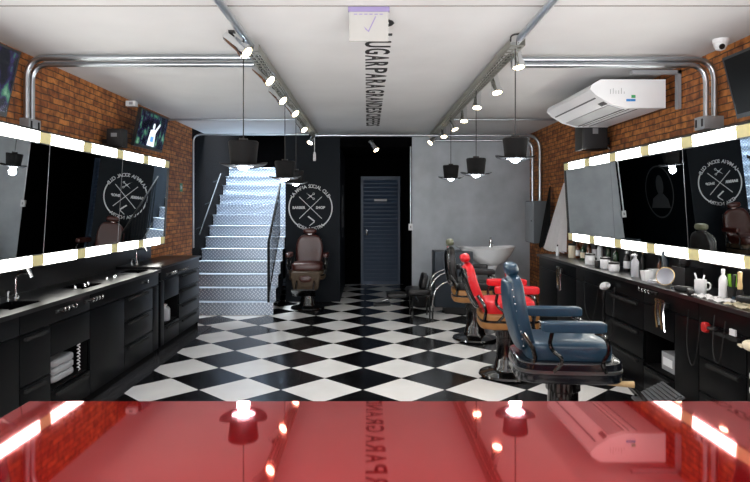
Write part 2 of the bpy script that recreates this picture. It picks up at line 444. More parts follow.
# ---- emblem on black wall
def Rz(a): return Matrix.Rotation(a, 4, 'Z')
FW = Matrix.Rotation(R(90), 4, 'X')      # text plane xy -> xz, facing -Y
def arc_text(b, txt, rad, a0, a1, size, top=True):
    n = len(txt)
    for i, ch in enumerate(txt):
        if ch == ' ': continue
        a = a0+(a1-a0)*i/(n-1)
        me = text_mesh(ch, size, bold=.0008)
        ro = a-PI/2 if top else a+PI/2
        b.mesh(me, FW @ Matrix.Translation((rad*math.cos(a), rad*math.sin(a), 0)) @ Rz(ro))
em = thing('wall_emblem', 'white round painted barber emblem with crossed lines, scissors and razor on black wall', 'emblem', (-.948, YB-.004, 1.565))
b = MB()
for a0, a1 in ((150, 236), (304, 390)):
    n = 24
    for k in range(n):
        p, q = R(a0+(a1-a0)*k/n), R(a0+(a1-a0)*(k+1)/n)
        w0 = .014 if k > 0 else .008
        pts = [(.349*math.cos(p), .349*math.sin(p)), (.368*math.cos(p), .368*math.sin(p)), (.368*math.cos(q), .368*math.sin(q)), (.349*math.cos(q), .349*math.sin(q))]
        b.prism(pts, 'y', -.001, .002)
b.build('ring', M['wpaint'], em, smooth=False)
b = MB(); arc_text(b, 'LA MAFIA SOCIAL CLUB', .356, R(147), R(33), .082); arc_text(b, 'COSA NOSTRA', .355, R(236), R(304), .078, False)
b.mesh(text_mesh('BARBER', .060, bold=.0022), FW @ Matrix.Translation((-.195, 0, 0))); b.mesh(text_mesh('SHOP', .060, bold=.0022), FW @ Matrix.Translation((.165, 0, 0)))
b.build('lettering', M['wpaint'], em, smooth=False)
b = MB()
for s in (1, -1): b.box(-.262, .262, -.001, .002, -.005, .005, Matrix.Rotation(s*R(44), 4, 'Y'))
b.build('crossed_lines', M['wpaint'], em, smooth=False)
b = MB()
for s in (1, -1):
    Mx = Matrix.Translation((0, 0, .19)) @ Matrix.Rotation(s*R(38), 4, 'Y')
    b.prism([(-.085, 0), (.02, -.009), (.02, .009)], 'y', -.001, .002, Mx)
    b.box(.02, .05, -.001, .002, -.004, .004, Mx)
    for k in range(12):
        a, c = 2*PI*k/12, 2*PI*(k+1)/12
        b.prism([(.067+.011*math.cos(a), .011*math.sin(a)), (.067+.018*math.cos(a), .018*math.sin(a)), (.067+.018*math.cos(c), .018*math.sin(c)), (.067+.011*math.cos(c), .011*math.sin(c))], 'y', -.001, .002, Mx)
b.build('scissors_mark', M['wpaint'], em, smooth=False)
b = MB()
Mx = Matrix.Translation((-.05, 0, -.15))
b.prism([(0, 0), (.11, -.085), (.125, -.068), (.02, .012)], 'y', -.001, .002, Mx); b.prism([(.11, -.08), (.03, -.145), (.037, -.152), (.12, -.09)], 'y', -.001, .002, Mx)
b.build('razor_mark', M['wpaint'], em, smooth=False)

# portrait oval on recess side wall (seen in the right mirror)
po = thing('painted_oval', 'faint grey oval with a dark bust outline on the recess side wall', 'emblem', (-.457, 11.1, 1.5))
b = MB(); n = 48
for k in range(n):
    p, q = 2*PI*k/n, 2*PI*(k+1)/n
    b.prism([(.50*math.cos(p), .46*math.sin(p)), (.53*math.cos(p), .49*math.sin(p)), (.53*math.cos(q), .49*math.sin(q)), (.50*math.cos(q), .46*math.sin(q))], 'x', .001, .004)
b.build('ring', M['gpaint'], po, smooth=False)
b = MB()
b.prism([(-.15+.15*math.cos(2*PI*k/20)*.9+.1, .12+.19*math.sin(2*PI*k/20)) for k in range(20)], 'x', .001, .004)
b.prism([(-.36, -.30), (.34, -.30), (.25, -.12), (.05, -.04), (-.15, -.04), (-.30, -.14)], 'x', .001, .004)
b.build('bust', M['gpaint'], po, smooth=False)

# ceiling lettering
b = MB()
CT = Matrix.Rotation(PI, 4, 'X')   # facing down
# reading runs along +Y, letter tops towards +X ; seen from below
def ceil_letter(ch, y, adv):
    me = text_mesh(ch, .27, bold=.004, ext=.0015)
    w = max(v.co.x for v in me.vertices)-min(v.co.x for v in me.vertices)
    for v in me.vertices: v.co.x *= adv*.80/max(w, .05) if ch != 'I' else 1
    # local x -> +Y, local y -> +X, normal down
    Mm = Matrix(((0, 1, 0, .067), (1, 0, 0, y), (0, 0, -1, H-.002), (0, 0, 0, 1)))
    b.mesh(me, Mm)
y = 4.02
ceil_letter('O', 3.96, .24)
y = 4.27
for wd, ad in (('LUGAR', .205), ('PARA', .235), ('GRANDES', .225), ('CHEFES', .20)):
    for ch in wd: ceil_letter(ch, y, ad); y += ad
    y += .03
tag(b.build('ceiling_lettering', M['ink'], smooth=False), 'long line of black capital letters painted along the white ceiling', 'lettering')
# hanging paper
t = thing('hanging_notice', 'small pale paper notice with lilac header hanging from the ceiling', 'notice', (.008, 3.64, H))
MB().box(-.118, .118, -.004, .004, -.21, -.02).build('sheet', M['paper'], t, smooth=False)
MB().box(-.125, .125, -.01, .01, -.032, 0).build('header', M['lilac'], t, smooth=False)
b = MB().prism([(-.02, -.14), (.0, -.155), (.045, -.06), (.038, -.06), (-.003, -.145), (-.03, -.12)], 'y', -.006, -.004)
for i in range(6): b.box(-.09+i*.031, -.07+i*.031, -.006, -.004, -.05, -.044)
b.build('printed_marks', M['lilac'], t, smooth=False)

# ------------------------------------------------------------------ conduits and trays
def elbow(p0, c, p1, n=6):
    P0, C_, P1 = Vector(p0), Vector(c), Vector(p1)
    return [tuple(P0*(1-s)**2+C_*2*s*(1-s)+P1*s*s) for s in [i/n for i in range(n+1)]]
def conduit(label, pts, r, group=None, name='steel_conduit'):
    return tag(MB().tube(pts, r, 12).build(name, M['galv']), label, 'conduit', group)
yc = 4.74
def wall_drop(sgn, x, xin, z, y, zb, rad=.16):
    return [(xin, y, z)]+elbow((x-sgn*rad, y, z), (x, y, z), (x, y, z-rad))+[(x, y, zb)]
conduit('outer bent steel conduit running down the left brick wall', wall_drop(-1, -2.665, -.9, 2.745, 4.70, 2.27), .023)
conduit('inner bent steel conduit running down the left brick wall', wall_drop(-1, -2.665, -.9, 2.71, 4.775, 2.27, .14), .021)
conduit('outer bent steel conduit running down the right brick wall', wall_drop(1, 2.667, 1.1, 2.71, 4.62, 2.27), .023)
conduit('inner bent steel conduit running down the right brick wall', wall_drop(1, 2.592, 1.1, 2.663, 4.60, 2.27, .14), .021)
def jbox(label, x0, x1, y0, y1, z0, z1):
    t = thing('junction_box', label, 'electrical box', ((x0+x1)/2, (y0+y1)/2, z0))
    hx, hy = (x1-x0)/2, (y1-y0)/2
    MB().box(-hx, hx, -hy, hy, 0, z1-z0, bev=.006).build('housing', M['box'], t)
    s = 1 if x0 < 0 else -1
    b = MB()
    for dy in (-hy*.6, hy*.6): b.box(s*hx, s*(hx+.006), dy-.008, dy+.008, (z1-z0)*.2, (z1-z0)*.8) if s > 0 else b.box(-hx-.006, -hx, dy-.008, dy+.008, (z1-z0)*.2, (z1-z0)*.8)
    b.build('switch', M['plastic'], t, smooth=False)
jbox('grey junction box below the bent conduits on the left brick wall', -2.70, -2.625, 4.66, 4.83, 2.17, 2.27)
jbox('grey junction box below the bent conduits on the right brick wall', 2.55, 2.70, 4.55, 4.69, 2.17, 2.27)
for s, lb in ((-1, 'left'), (1, 'right')):
    b = MB()
    b.box(-.05, .0, -.02, .02, -.012, .012) if s < 0 else b.box(0, .12, -.02, .02, -.012, .012)
# round conduits at near end of trays
conduit('round steel conduit feeding the left ceiling tray', [(-.84, -1.4, 2.74), (-.84, 4.34, 2.74)], .024)
conduit('round steel conduit feeding the right ceiling tray', [(1.03, -1.4, 2.74), (1.05, 4.15, 2.74)], .024)
def tray(x, y0, y1, label):
    t = thing('cable_tray', label, 'cable tray', (x, y0, 2.705))
    L_ = y1-y0; b = MB()
    for s in (-1, 1): b.box(s*.052-.0015, s*.052+.0015, 0, L_, .004, .05)
    n = int(L_/.09)
    for i in range(n):
        b.box(-.052, .052, i*.09, i*.09+.03, 0, .003)
    for s in (-.046, 0, .046): b.box(s-.006, s+.006, 0, L_, 0.0005, .0035)
    b.build('perforated_channel', M['tray'], t, smooth=False)
    for yy in [.15+i*1.2 for i in range(int(L_/1.2)+1)]:
        MB().tube([(.03, yy, .03), (.03, yy, .085)], .003, 6).build('hanger', M['cable'], t)
    b = MB(); b.tube([(-.05, .0, .03), (-.06, -.05, .06), (0, -.1, .055)], .006, 6, 2)
    b.build('cable_tail', M['cable'], t)
    return t
tray(-.84, 4.35, 9.75, 'long perforated steel cable tray on the left carrying spotlights')
tray(1.05, 4.2, 9.75, 'long perforated steel cable tray on the right carrying spotlights')
for x, l in ((-.85, 'left'), (1.04, 'right')):
    b = MB()
    for k, dx in enumerate((-.02, .01, .03)):
        b.tube([(x+dx+.006*math.sin(i*1.7+k), 4.5+i*.35, 2.716+.002*k) for i in range(15)], .006, 6, 1)
    tag(b.build('power_cable', M['cable']), 'black power cables lying inside the %s ceiling tray' % l, 'cable')
# cross conduits
conduit('thin conduit crossing from the left tray to the left brick wall', [(-2.69, 8.1, 2.755), (-.9, 8.1, 2.755)], .014)
conduit('thin conduit crossing from the right tray to the right brick wall', [(1.03, 8.1, 2.755), (2.69, 8.1, 2.755)], .014)
conduit('outer of two conduits curving down to the electrical cabinet', wall_drop(1, 2.655, -.80, 2.68, 9.25, 1.67, .22), .024)
conduit('inner of two conduits curving down to the electrical cabinet', wall_drop(1, 2.54, 1.03, 2.60, 9.25, 1.67, .16), .024)
conduit('slim white-grey conduit framing the stair opening', wall_drop(-1, -2.67, -.90, 2.69, 9.22, .95, .12), .013)
conduit('slim vertical conduit at the left edge of the concrete wall', [(.715, 9.97, 1.30), (.715, 9.97, 2.58)], .013)
t = thing('wall_switch', 'small pale switch box below the conduit beside the dark recess', 'switch', (.715, 9.98, 1.19))
MB().box(-.035, .035, -.02, .02, 0, .11, bev=.004).build('box', M['white'], t); MB().box(-.01, .01, -.026, -.02, .035, .075).build('rocker', M['grey'], t, smooth=False)
# electrical cabinet
t = thing('electrical_cabinet', 'grey steel electrical cabinet on the brick wall at the far right', 'electrical box', (2.70, 9.02, 1.03))
MB().box(-.20, 0, 0, .47, 0, .64, bev=.006).build('housing', M['boxside'], t)
MB().box(-.212, -.20, .01, .46, .01, .63, bev=.003).build('door', M['box'], t)
MB().lathe([(0, 0), (.014, 0), (.014, .008), (0, .008)], 12, Matrix.Translation((-.212, .1, .34)) @ Matrix.Rotation(-PI/2, 4, 'Y')).build('lock', M['plastic'], t)
# small fittings
def spot(label, loc, d, black=True, group=None, scale=1.0):
    t = thing('track_spotlight', label, 'spotlight', loc, 0, group)
    d = Vector(d).normalized()
    q = d.to_track_quat('Z', 'Y').to_matrix().to_4x4()
    piv = Vector((0, 0, -.06))
    MB().tube([(0, 0, 0), (0, 0, -.03), (.025*(1 if d.x < 0 else -1), 0, -.05), tuple(piv)], .008, 8, 1).box(-.02, .02, -.02, .02, -.012, 0).build('bracket', M['cable'], t)
    Mq = Matrix.Translation(piv - d*.045) @ q
    Mq = Mq @ Matrix.Scale(1.25, 4)
    MB().lathe([(0, -.01), (.022, -.01), (.028, 0), (.030, .10), (.038, .125), (.040, .15), (.034, .15), (.033, .142)], 20, Mq).build('body', M['chrome'], t)
    MB().lathe([(0, .147), (.020, .146), (.0335, .141)], 20, Mq).build('lens', M['lens'], t)
    return t
LS = [(3.90, -.782, 2.576, (.7, -.2, -.62)), (4.88, -.79, 2.60, (.7, -.3, -.65)), (5.8, -.815, 2.60, (.65, -.35, -.65)), (6.6, -.79, 2.6, (.6, -.35, -.7)), (7.9, -.83, 2.59, (.55, -.4, -.7)), (9.4, -.90, 2.58, (-.4, -.5, -.8))]
ords = ['nearest', 'second', 'third', 'fourth', 'fifth', 'sixth', 'seventh']
def spot_at(label, lx, ly, lz, d):
    d = Vector(d).normalized(); L_ = .15*1.25-.045
    p = Vector((lx, ly, lz))-d*L_+Vector((0, 0, .06))
    li = bpy.data.lights.new('track_lamp', 'SPOT'); li.energy = 14; li.color = (1, .93, .82); li.spot_size = R(75); li.spot_blend = .6; li.shadow_soft_size = .03
    lo = bpy.data.objects.new('track_lamp', li); COL.objects.link(lo); lo.location = Vector((lx, ly, lz))+d*.015
    lo.rotation_euler = d.to_track_quat('-Z', 'Y').to_euler()
    return spot(label, p, d)
for i, (y, x, z, d) in enumerate(LS):
    spot_at('chrome spotlight, %s from the camera along the left ceiling tray' % ords[i], x, y, z, d)
RS = [(4.41, 1.11, 2.6, (.1, -.2, -.95)), (5.33, 1.15, 2.59, (.1, -.3, -.9)), (6.2, 1.13, 2.6, (-.1, -.3, -.9)), (7.1, 1.14, 2.59, (-.05, -.3, -.9)), (7.86, 1.145, 2.59, (.3, -.3, -.9)), (8.76, 1.115, 2.6, (0, -.4, -.9)), (9.6, 1.0, 2.6, (-.6, -.4, -.7))]
for i, (y, x, z, d) in enumerate(RS):
    spot_at('chrome spotlight, %s from the camera along the right ceiling tray' % ords[i], x, y, z, d)
spot('small spotlight hanging in front of the dark door recess', (.07, 9.72, 2.66), (.5, -.4, -.75))
t = thing('hanging_socket', 'white cord socket hanging in front of the black emblem wall', 'socket', (-.82, 9.3, 2.65))
MB().tube([(0, 0, 0), (0, 0, -.22)], .005, 6).build('cord', M['white'], t)
MB().lathe([(0, -.36), (.02, -.36), (.024, -.34), (.022, -.25), (.012, -.22), (0, -.22)], 14).build('socket', M['white'], t)

# ------------------------------------------------------------------ hat pendants
def hat(label, x, y, zb, s=1.0):
    t = thing('hat_pendant_lamp', label, 'pendant lamp', (x, y, zb), 0)
    MB().tube([(0, 0, .19*s), (0, 0, 2.703-zb)], .004, 6).build('cord', M['cable'], t)
    MB().lathe([(0, .02), (.03, .02), (.03, 0), (0, 0)], 12, Matrix.Translation((0, 0, .18*s))).build('cord_cap', M['cable'], t)
    b = MB()
    seg = 40; prof = [(.088, 0.0), (.092, .04), (.100, .12), (.106, .172), (.098, .182), (0, .184)]
    b.lathe([(r*s, z*s) for r, z in prof], seg, sy=1.0)
    b.build('crown', M['hat'], t)
    b = MB()
    rings = []
    for r, dz in ((.080, 0), (.125, -.006), (.160, .004), (.163, .012), (.125, .003), (.083, .008)):
        rings.append([b.bm.verts.new((r*s*math.cos(2*PI*k/seg)*1.03, r*s*math.sin(2*PI*k/seg)*.95, (dz+(.022*abs(math.cos(2*PI*k/seg))**3*(r/.163)**2))*s)) for k in range(seg)])
    for a, c in zip(rings, rings[1:]+rings[:1]):
        for k in range(seg): b.bm.faces.new((a[k], a[(k+1) % seg], c[(k+1) % seg], c[k]))
    b.build('brim', M['hat'], t)
    MB().lathe([(0.0, .16*s), (.085*s, .155*s), (.084*s, .05*s), (.078*s, .005*s)], 28).build('lining', M['hatin'], t)
    MB().lathe([(0, .045), (.022, .04), (.038, .02), (.040, -.002), (.024, -.018), (0, -.024)], 20).build('bulb', M['bulb'], t)
    li = bpy.data.lights.new('hat_lamp', 'POINT'); li.energy = 8; li.color = (.85, .93, 1); li.shadow_soft_size = .04
    lo = bpy.data.objects.new('hat_lamp', li); COL.objects.link(lo); lo.location = (x, y, zb-.06)
    return t
hat('black top hat pendant lamp, largest of the three on the left', -.83, 4.02, 1.845, .95)
hat('black hat pendant lamp in front of the right edge of the staircase', -.83, 6.04, 1.86, .98)
hat('farthest left black hat pendant lamp, half hidden behind another', -.83, 6.97, 1.845, .85)
hat('black hat pendant lamp nearest the white air conditioner', 1.05, 4.27, 1.915, .84)
hat('middle black hat pendant lamp before the grey concrete wall', 1.05, 5.81, 1.885, .9)
hat('smallest black hat pendant lamp before the grey concrete wall', 1.05, 7.57, 1.93, .95)

# ------------------------------------------------------------------ mirrors
SEAM = [1.89, 3.27, 4.665, 6.05, 7.43]
def mirror(side, zb, zt, xb, ang):
    s = 1 if side == 'left' else -1       # outward normal direction in x
    t = thing('wall_mirror', 'long %s wall mirror with white light strips along its top and bottom edges' % side, 'mirror', (xb, 0, zb))
    t.rotation_euler = (0, s*ang, 0)
    h = zt-zb; y0, y1 = SEAM[0], SEAM[-1]
    def bx(b, a0, a1, *r):     # a: distance out of the wall
        x = sorted((s*a0, s*a1)); b.box(x[0], x[1], *r)
    b = MB(); bx(b, -.07, -.012, y0, y1, 0, h); bx(b, -.07, .012, y1, y1+.012, -.008, h+.012); bx(b, -.07, .012, y0-.012, y0, -.008, h+.012)
    bx(b, -.07, .014, y0, y1, h, h+.012); bx(b, -.07, .014, y0, y1, -.010, 0)
    b.build('frame', M['frame'], t, smooth=False)
    for a, c in zip(SEAM, SEAM[1:]):
        b = MB(); bx(b, -.012, 0, a+.003, c-.003, .09, h-.09); b.build('mirror_pane', M['mirror'], t, smooth=False)
    b = MB()
    for a in SEAM[1:-1]: bx(b, -.011, .001, a-.003, a+.003, .09, h-.09)
    bx(b, -.011, .003, y0, y1, .083, .09); bx(b, -.011, .003, y0, y1, h-.09, h-.083)
    b.build('edge_trim', M['alu'], t, smooth=False)
    for z0, z1 in ((.003, .083), (h-.083, h-.003)):
        k = 7.43
        while k-.69 > y0-.05:
            a = k-.6925
            b = MB(); bx(b, -.01, .010, a+.165 if False else a, k-.165, z0, z1); b.build('light_tube', M['strip'], t, smooth=False)
            b = MB(); bx(b, -.01, .010, k-.165, k-.002, z0, z1); b.build('light_end', M['khaki'], t, smooth=False)
            k = a
    return t
ANG = R(3.5)
mirror('left', 1.127, 2.145, -2.52, ANG)
mirror('right', 1.172, 2.115, 2.495, ANG)

# ------------------------------------------------------------------ left cabinets
def panel(b, x, y0, y1, z0, z1, s, th=.018):
    x0, x1 = sorted((x, x+s*th)); b.box(x0, x1, y0+.004, y1-.004, z0+.004, z1-.004, bev=.002)
def handle_slot(b, x, y0, y1, z, s):
    x0, x1 = sorted((x+s*.0, x+s*.022)); b.box(x0, x1, y0, y1, z, z+.022, bev=.003)
def cabinet(label, side, y0, y1, ztop, layout, xf):
    """layout: list of (y0,y1,kind)"""
    s = 1 if side == 'left' else -1          # front normal
    xw = -2.69 if side == 'left' else 2.69
    t = thing('cabinet', label, 'cabinet', (xw, (y0+y1)/2, 0))
    yc_ = (y0+y1)/2; fx = xf-xw
    b = MB()
    def bb(a, c, *r):
        x = sorted((a, c)); b.box(x[0], x[1], *r)
    bb(0, fx-s*.42 if False else s*.02, y0-yc_, y1-yc_, .0, ztop)               # back
    bb(0, fx-s*.02, y0-yc_, y0-yc_+.018, 0, ztop); bb(0, fx-s*.02, y1-yc_-.018, y1-yc_, 0, ztop)
    bb(0, fx-s*.02, y0-yc_+.018, y1-yc_-.018, ztop-.148, ztop-.13); bb(0, fx-s*.02, y0-yc_+.018, y1-yc_-.018, .08, .098)
    bb(fx-s*.04, fx-s*.06, y0-yc_+.018, y1-yc_-.018, 0, .08)
    for a, c, k in layout:
        if k == 'niche':
            bb(s*.02, fx-s*.02, a-yc_, a-yc_+.015, .098, ztop-.148); bb(s*.02, fx-s*.02, c-yc_-.015, c-yc_, .098, ztop-.148)
            bb(s*.02, fx-s*.02, a-yc_+.015, c-yc_-.015, .28, .295)
    b.build('body', M['cabdark'], t, smooth=False)
    b = MB(); panel(b, fx-s*.02, y0-yc_, y1-yc_, ztop-.13, ztop, s); b.build('front_rail', M['cab'], t)
    for a, c, k in layout:
        a -= yc_; c -= yc_
        if k == 'door':
            b = MB(); panel(b, fx-s*.02, a, c, .08, ztop-.13, s); b.build('door', M['cab'], t)
        elif k == 'niche':
            b = MB(); panel(b, fx-s*.02, a, c, .08, .28, s); d = b.build('drawer', M['cab'], t)
            b = MB(); handle_slot(b, fx-s*.002, a+.06, c-.06, .235, s); b.build('handle', M['groove'], d)
            b = MB(); panel(b, fx-s*.02, a, c, ztop-.36, ztop-.13, s); b.build('fascia', M['cab'], t)
        else:
            n = int(k[-1]); hz = (ztop-.13-.08)/n
            for i in range(n):
                z0 = .08+i*hz
                b = MB(); panel(b, fx-s*.02, a, c, z0, z0+hz, s); d = b.build('drawer', M['cab'], t)
                w = c-a
                b = MB(); handle_slot(b, fx-s*.002, a+w*.12, a+w*.78, z0+hz-.045, s); b.build('handle', M['groove'], d)
    return t
XL = -2.21; ZL = .885
cabinet('black drawer and door cabinet at the left edge of the picture', 'left', 1.95, 3.82, ZL, [(1.95, 2.9, 'door'), (2.9, 3.82, 'door')], XL)
cabinet('black left cabinet with open niche and drawers nearest the red counter', 'left', 3.82, 4.79, ZL, [(3.82, 4.20, 'draw2'), (4.20, 4.79, 'niche')], XL)
cabinet('black left cabinet with plain door beside three slotted drawers', 'left', 4.79, 6.36, ZL, [(4.79, 5.47, 'door'), (5.47, 6.19, 'draw3'), (6.19, 6.36, 'door')], XL)
cabinet('far black left cabinet with small niche and four drawers, nearest the stairs', 'left', 6.42, 7.90, ZL+.03, [(6.42, 6.54, 'door'), (6.54, 7.05, 'niche'), (7.05, 7.90, 'draw4')], XL)
# countertops with sink cutouts
def top_with_sinks(label, x0, x1, y0, y1, z0, z1, sinks):
    b = MB(); y = y0
    for sy0, sy1, sx0, sx1 in sinks:
        b.box(x0, x1, y, sy0, z0, z1)
        b.box(x0, sx0, sy0, sy1, z0, z1); b.box(sx1, x1, sy0, sy1, z0, z1); y = sy1
    b.box(x0, x1, y, y1, z0, z1)
    return tag(b.build('countertop', M['granite'], smooth=False), label, 'countertop')
sk = [(3.86, 4.22, -2.52, -2.29), (4.84, 5.2, -2.52, -2.29), (6.0, 6.3, -2.52, -2.29)]
top_with_sinks('polished black stone countertop along the left wall', -2.69, -2.19, 1.95, 6.38, ZL, ZL+.03, sk)
tag(MB().box(-2.69, -2.19, 6.41, 7.91, ZL+.03, ZL+.055, bev=.004).build('countertop', M['granite']), 'black stone top of the far left cabinet beside the stairs', 'countertop')
for (a, c, x0, x1), lb in zip(sk[:3], ('nearest', 'middle', 'farthest')):
    t = thing('sink', 'black recessed sink with chrome fittings, %s in the left countertop' % lb, 'sink', ((x0+x1)/2, (a+c)/2, ZL-.1))
    hx, hy = (x1-x0)/2-.001, (c-a)/2-.001; b = MB()
    b.box(-hx, hx, -hy, hy, 0, .006); b.box(-hx, -hx+.006, -hy, hy, .006, .128); b.box(hx-.006, hx, -hy, hy, .006, .128)
    b.box(-hx+.006, hx-.006, -hy, -hy+.006, .006, .128); b.box(-hx+.006, hx-.006, hy-.006, hy, .006, .128)
    b.build('basin', M['blackmetal'], t, smooth=False)
    MB().lathe([(0, .012), (.022, .012), (.026, .006), (.0, .006)], 16).build('drain', M['chrome'], t)
    b = MB()
    for s_ in (-1, 1): b.box(-.10, .10, s_*hy-.004*1, s_*hy+.004, .131, .135)
    b.build('chrome_edge', M['chrome'], t, smooth=False)
tag(MB().box(-2.695, -2.675, 1.95, 6.39, ZL+.031, 1.13).box(-2.695, -2.675, 6.39, 7.43, ZL+.056, 1.13).build('backsplash', M['granite'], smooth=False), 'low black backsplash panel under the left mirror', 'backsplash')
def faucet(label, x, y, z):
    t = thing('faucet', label, 'faucet', (x, y, z))
    MB().lathe([(0, 0), (.026, 0), (.026, .008), (.012, .016), (.0, .016)], 16).build('base', M['chrome'], t)
    MB().tube([(0, 0, .01), (0, 0, .12), (.0, .0, .155), (.04, .0, .172), (.10, .0, .180)], .0095, 10, 2).build('spout', M['chrome'], t)
    MB().tube([(.088, 0, .205), (.115, 0, .145)], .016, 12).build('nozzle', M['chrome'], t)
    MB().tube([(-.045, -.02, 0), (-.045, -.02, .05)], .007, 8).tube([(-.065, -.02, .05), (-.02, -.02, .055)], .006, 8).build('lever', M['chrome'], t)
faucet('chrome swan-neck faucet nearest the camera on the left countertop', -2.575, 4.4, ZL+.03)
faucet('chrome swan-neck faucet farther along the left countertop', -2.575, 6.70, ZL+.055)
t = thing('countertop_bottle_rack', 'row of small chrome fittings standing by the near left sink', 'fittings', (-2.36, 5.35, ZL+.03))
for i in range(6): MB().lathe([(0, 0), (.012, 0), (.012, .02), (.006, .028), (0, .028)], 10, Matrix.Translation((.02*math.sin(i*2), -.5+i*.13 if i < 3 else -.2+i*.1, 0))).build('fitting', M['chrome'], t)
def hook_row(label, x, y, z, s, n=4):
    t = thing('tool_rack', label, 'tool rack', (x, y, z))
    MB().box(*sorted((0, s*.012)), -.03, n*.055, -.012, .012).build('bar', M['plastic'], t, smooth=False)
    for i in range(n):
        MB().tube([(s*.01, i*.055, .0), (s*.05, i*.055, -.005), (s*.062, i*.055, .012), (s*.055, i*.055, .028)], .0055, 6, 1).build('hook', M['chrome'], t)
for i, y in enumerate((4.28, 4.72, 5.9, 6.62, 7.05)):
    hook_row('row of chrome tool hooks on the left cabinets, %s from the camera' % ['first', 'second', 'third', 'fourth', 'last'][i], XL+.0, y, ZL-.05, 1, 4 if i != 2 else 1)
# niche contents
t = thing('towel_stack', 'folded grey-white towels inside the near left cabinet niche', 'towel', (-2.38, 4.47, .30))
for i in range(3): MB().pad((0, 0, .03+i*.055), (.13, .17, .03), .4, .3).build('towel', M['grey'], t)
t = thing('spray_jar', 'small grey jar inside the far left cabinet niche', 'jar', (-2.30, 6.80, .295))
MB().lathe([(0, 0), (.06, 0), (.065, .01), (.065, .13), (.05, .15), (0, .15)], 18).build('body', M['grey'], t); MB().lathe([(0, .15), (.035, .15), (.035, .19), (0, .19)], 14).build('lid', M['chrome'], t)
tag(MB().tube([(-2.26, 4.70, .30)]+[(-2.26+.012*math.cos(i*1.57), 4.70+.012*math.sin(i*1.57), .31+i*.007) for i in range(34)], .004, 5).build('coiled_cord', M['white']), 'pale coiled cord hanging in the near left cabinet niche', 'cord')

# ------------------------------------------------------------------ right cabinets
XR = 2.27; ZR = .925
cabinet('black right cabinet at the far end beside the hanging capes', 'right', 6.55, 7.95, ZR, [(6.55, 7.2, 'door'), (7.2, 7.95, 'door')], XR)
cabinet('black right cabinet behind the blue chair', 'right', 4.95, 6.55, ZR, [(4.95, 5.75, 'draw3'), (5.75, 6.55, 'door')], XR)
cabinet('black right cabinet with open niche and tools hanging', 'right', 4.12, 4.95, ZR, [(4.12, 4.45, 'door'), (4.45, 4.95, 'niche')], XR)
cabinet('black right cabinet nearest the camera beside the red counter', 'right', 2.0, 4.12, ZR, [(2.0, 3.0, 'door'), (3.0, 3.6, 'door'), (3.6, 4.12, 'draw3')], XR)
tag(MB().box(2.24, 2.69, 2.0, 7.96, ZR, ZR+.032, bev=.004).build('countertop', M['granite']), 'black stone countertop along the right wall crowded with bottles', 'countertop')
tag(MB().box(2.672, 2.695, 2.0, 7.43, ZR+.033, 1.17).build('backsplash', M['granite'], smooth=False), 'low black backsplash panel under the right mirror', 'backsplash')
ZT = ZR+.032
def at(px, X, z=ZT):     # world position from a column of the photograph, at depth X
    return (X, 601*X/(px-367.5), z)
def jar(label, px, X, r, h, m='white', lid='plastic', name='jar', cat='jar', square=False, group=None):
    t = thing(name, label, cat, at(px, X), 0, group)
    if square: MB().pad((0, 0, h/2), (r, r, h/2), .12, .3).build('body', M[m], t)
    else: MB().lathe([(0, 0), (r*.93, 0), (r, .006), (r, h*.9), (r*.96, h), (0, h)], 20).build('body', M[m], t)
    if lid: MB().lathe([(0, h), (r*1.02, h), (r*1.02, h+.016), (r*.9, h+.02), (0, h+.02)], 20).build('lid', M[lid], t)
    return t
def bottle(label, px, X, r, h, m, cap='plastic', spray=False, lab=None):
    t = thing('bottle' if not spray else 'spray_bottle', label, 'bottle', at(px, X))
    MB().lathe([(0, 0), (r*.95, 0), (r, .005), (r, h*.62), (r*.8, h*.72), (r*.35, h*.82), (r*.35, h*.86), (0, h*.86)], 18).build('body', M[m], t)
    if spray: MB().lathe([(0, h*.86), (r*.4, h*.86), (r*.4, h*.93), (0, h*.93)], 12).box(-r*1.0, r*.5, -.008, .008, h*.93, h).build('trigger', M[cap], t, smooth=False)
    else: MB().lathe([(0, h*.86), (r*.45, h*.86), (r*.42, h), (0, h)], 12).build('cap', M[cap], t)
    if lab: MB().lathe([(r+.001, h*.15), (r+.0015, h*.15), (r+.0015, h*.5), (r+.001, h*.5)], 18).build('label', M[lab], t)
    return t
bottle('slim white bottle at the far end of the right counter beneath the capes', 557.5, 2.42, .022, .14, 'white')
jar('cream jar beside the hanging cape on the right counter', 572, 2.5, .045, .15, 'cream')
bottle('amber bottle, leftmost of the dark bottles on the right counter', 578, 2.55, .028, .20, 'amber', lab='white')
bottle('dark green bottle beside the amber one on the right counter', 583, 2.52, .03, .18, 'greenb', lab='cream')
bottle('black-capped amber bottle behind the first white tub', 589, 2.56, .026, .23, 'amber')
jar('leftmost white tub with dark lid on the right counter', 590, 2.40, .052, .10)
jar('black round pot between two white tubs', 598, 2.37, .034, .07, 'plastic', None)
jar('white tub with dark lid, second from left', 605.5, 2.40, .05, .095)
bottle('white spray bottle with tall nozzle behind the tubs', 600, 2.56, .03, .25, 'white', 'plastic', True)
jar('low white tub beside the black spray nozzle', 614, 2.38, .05, .07)
bottle('dark green bottle behind the low white tub', 616, 2.55, .03, .2, 'greenb')
bottle('black bottle with white label standing before the lit strip', 627, 2.50, .032, .20, 'plastic', 'white', False, 'white')
bottle('tall black bottle, farthest in the back row on the right counter', 574.5, 2.62, .026, .25, 'plastic', 'gold')
bottle('tall black bottle with white label behind the first white tub', 595, 2.62, .030, .27, 'plastic', 'plastic', False, 'white')
bottle('tall slim green bottle in the back row, right counter', 608.5, 2.62, .026, .25, 'greenb', 'plastic')
bottle('squat black bottle in the back row right of the green bottles', 633, 2.62, .036, .21, 'plastic', 'chrome')
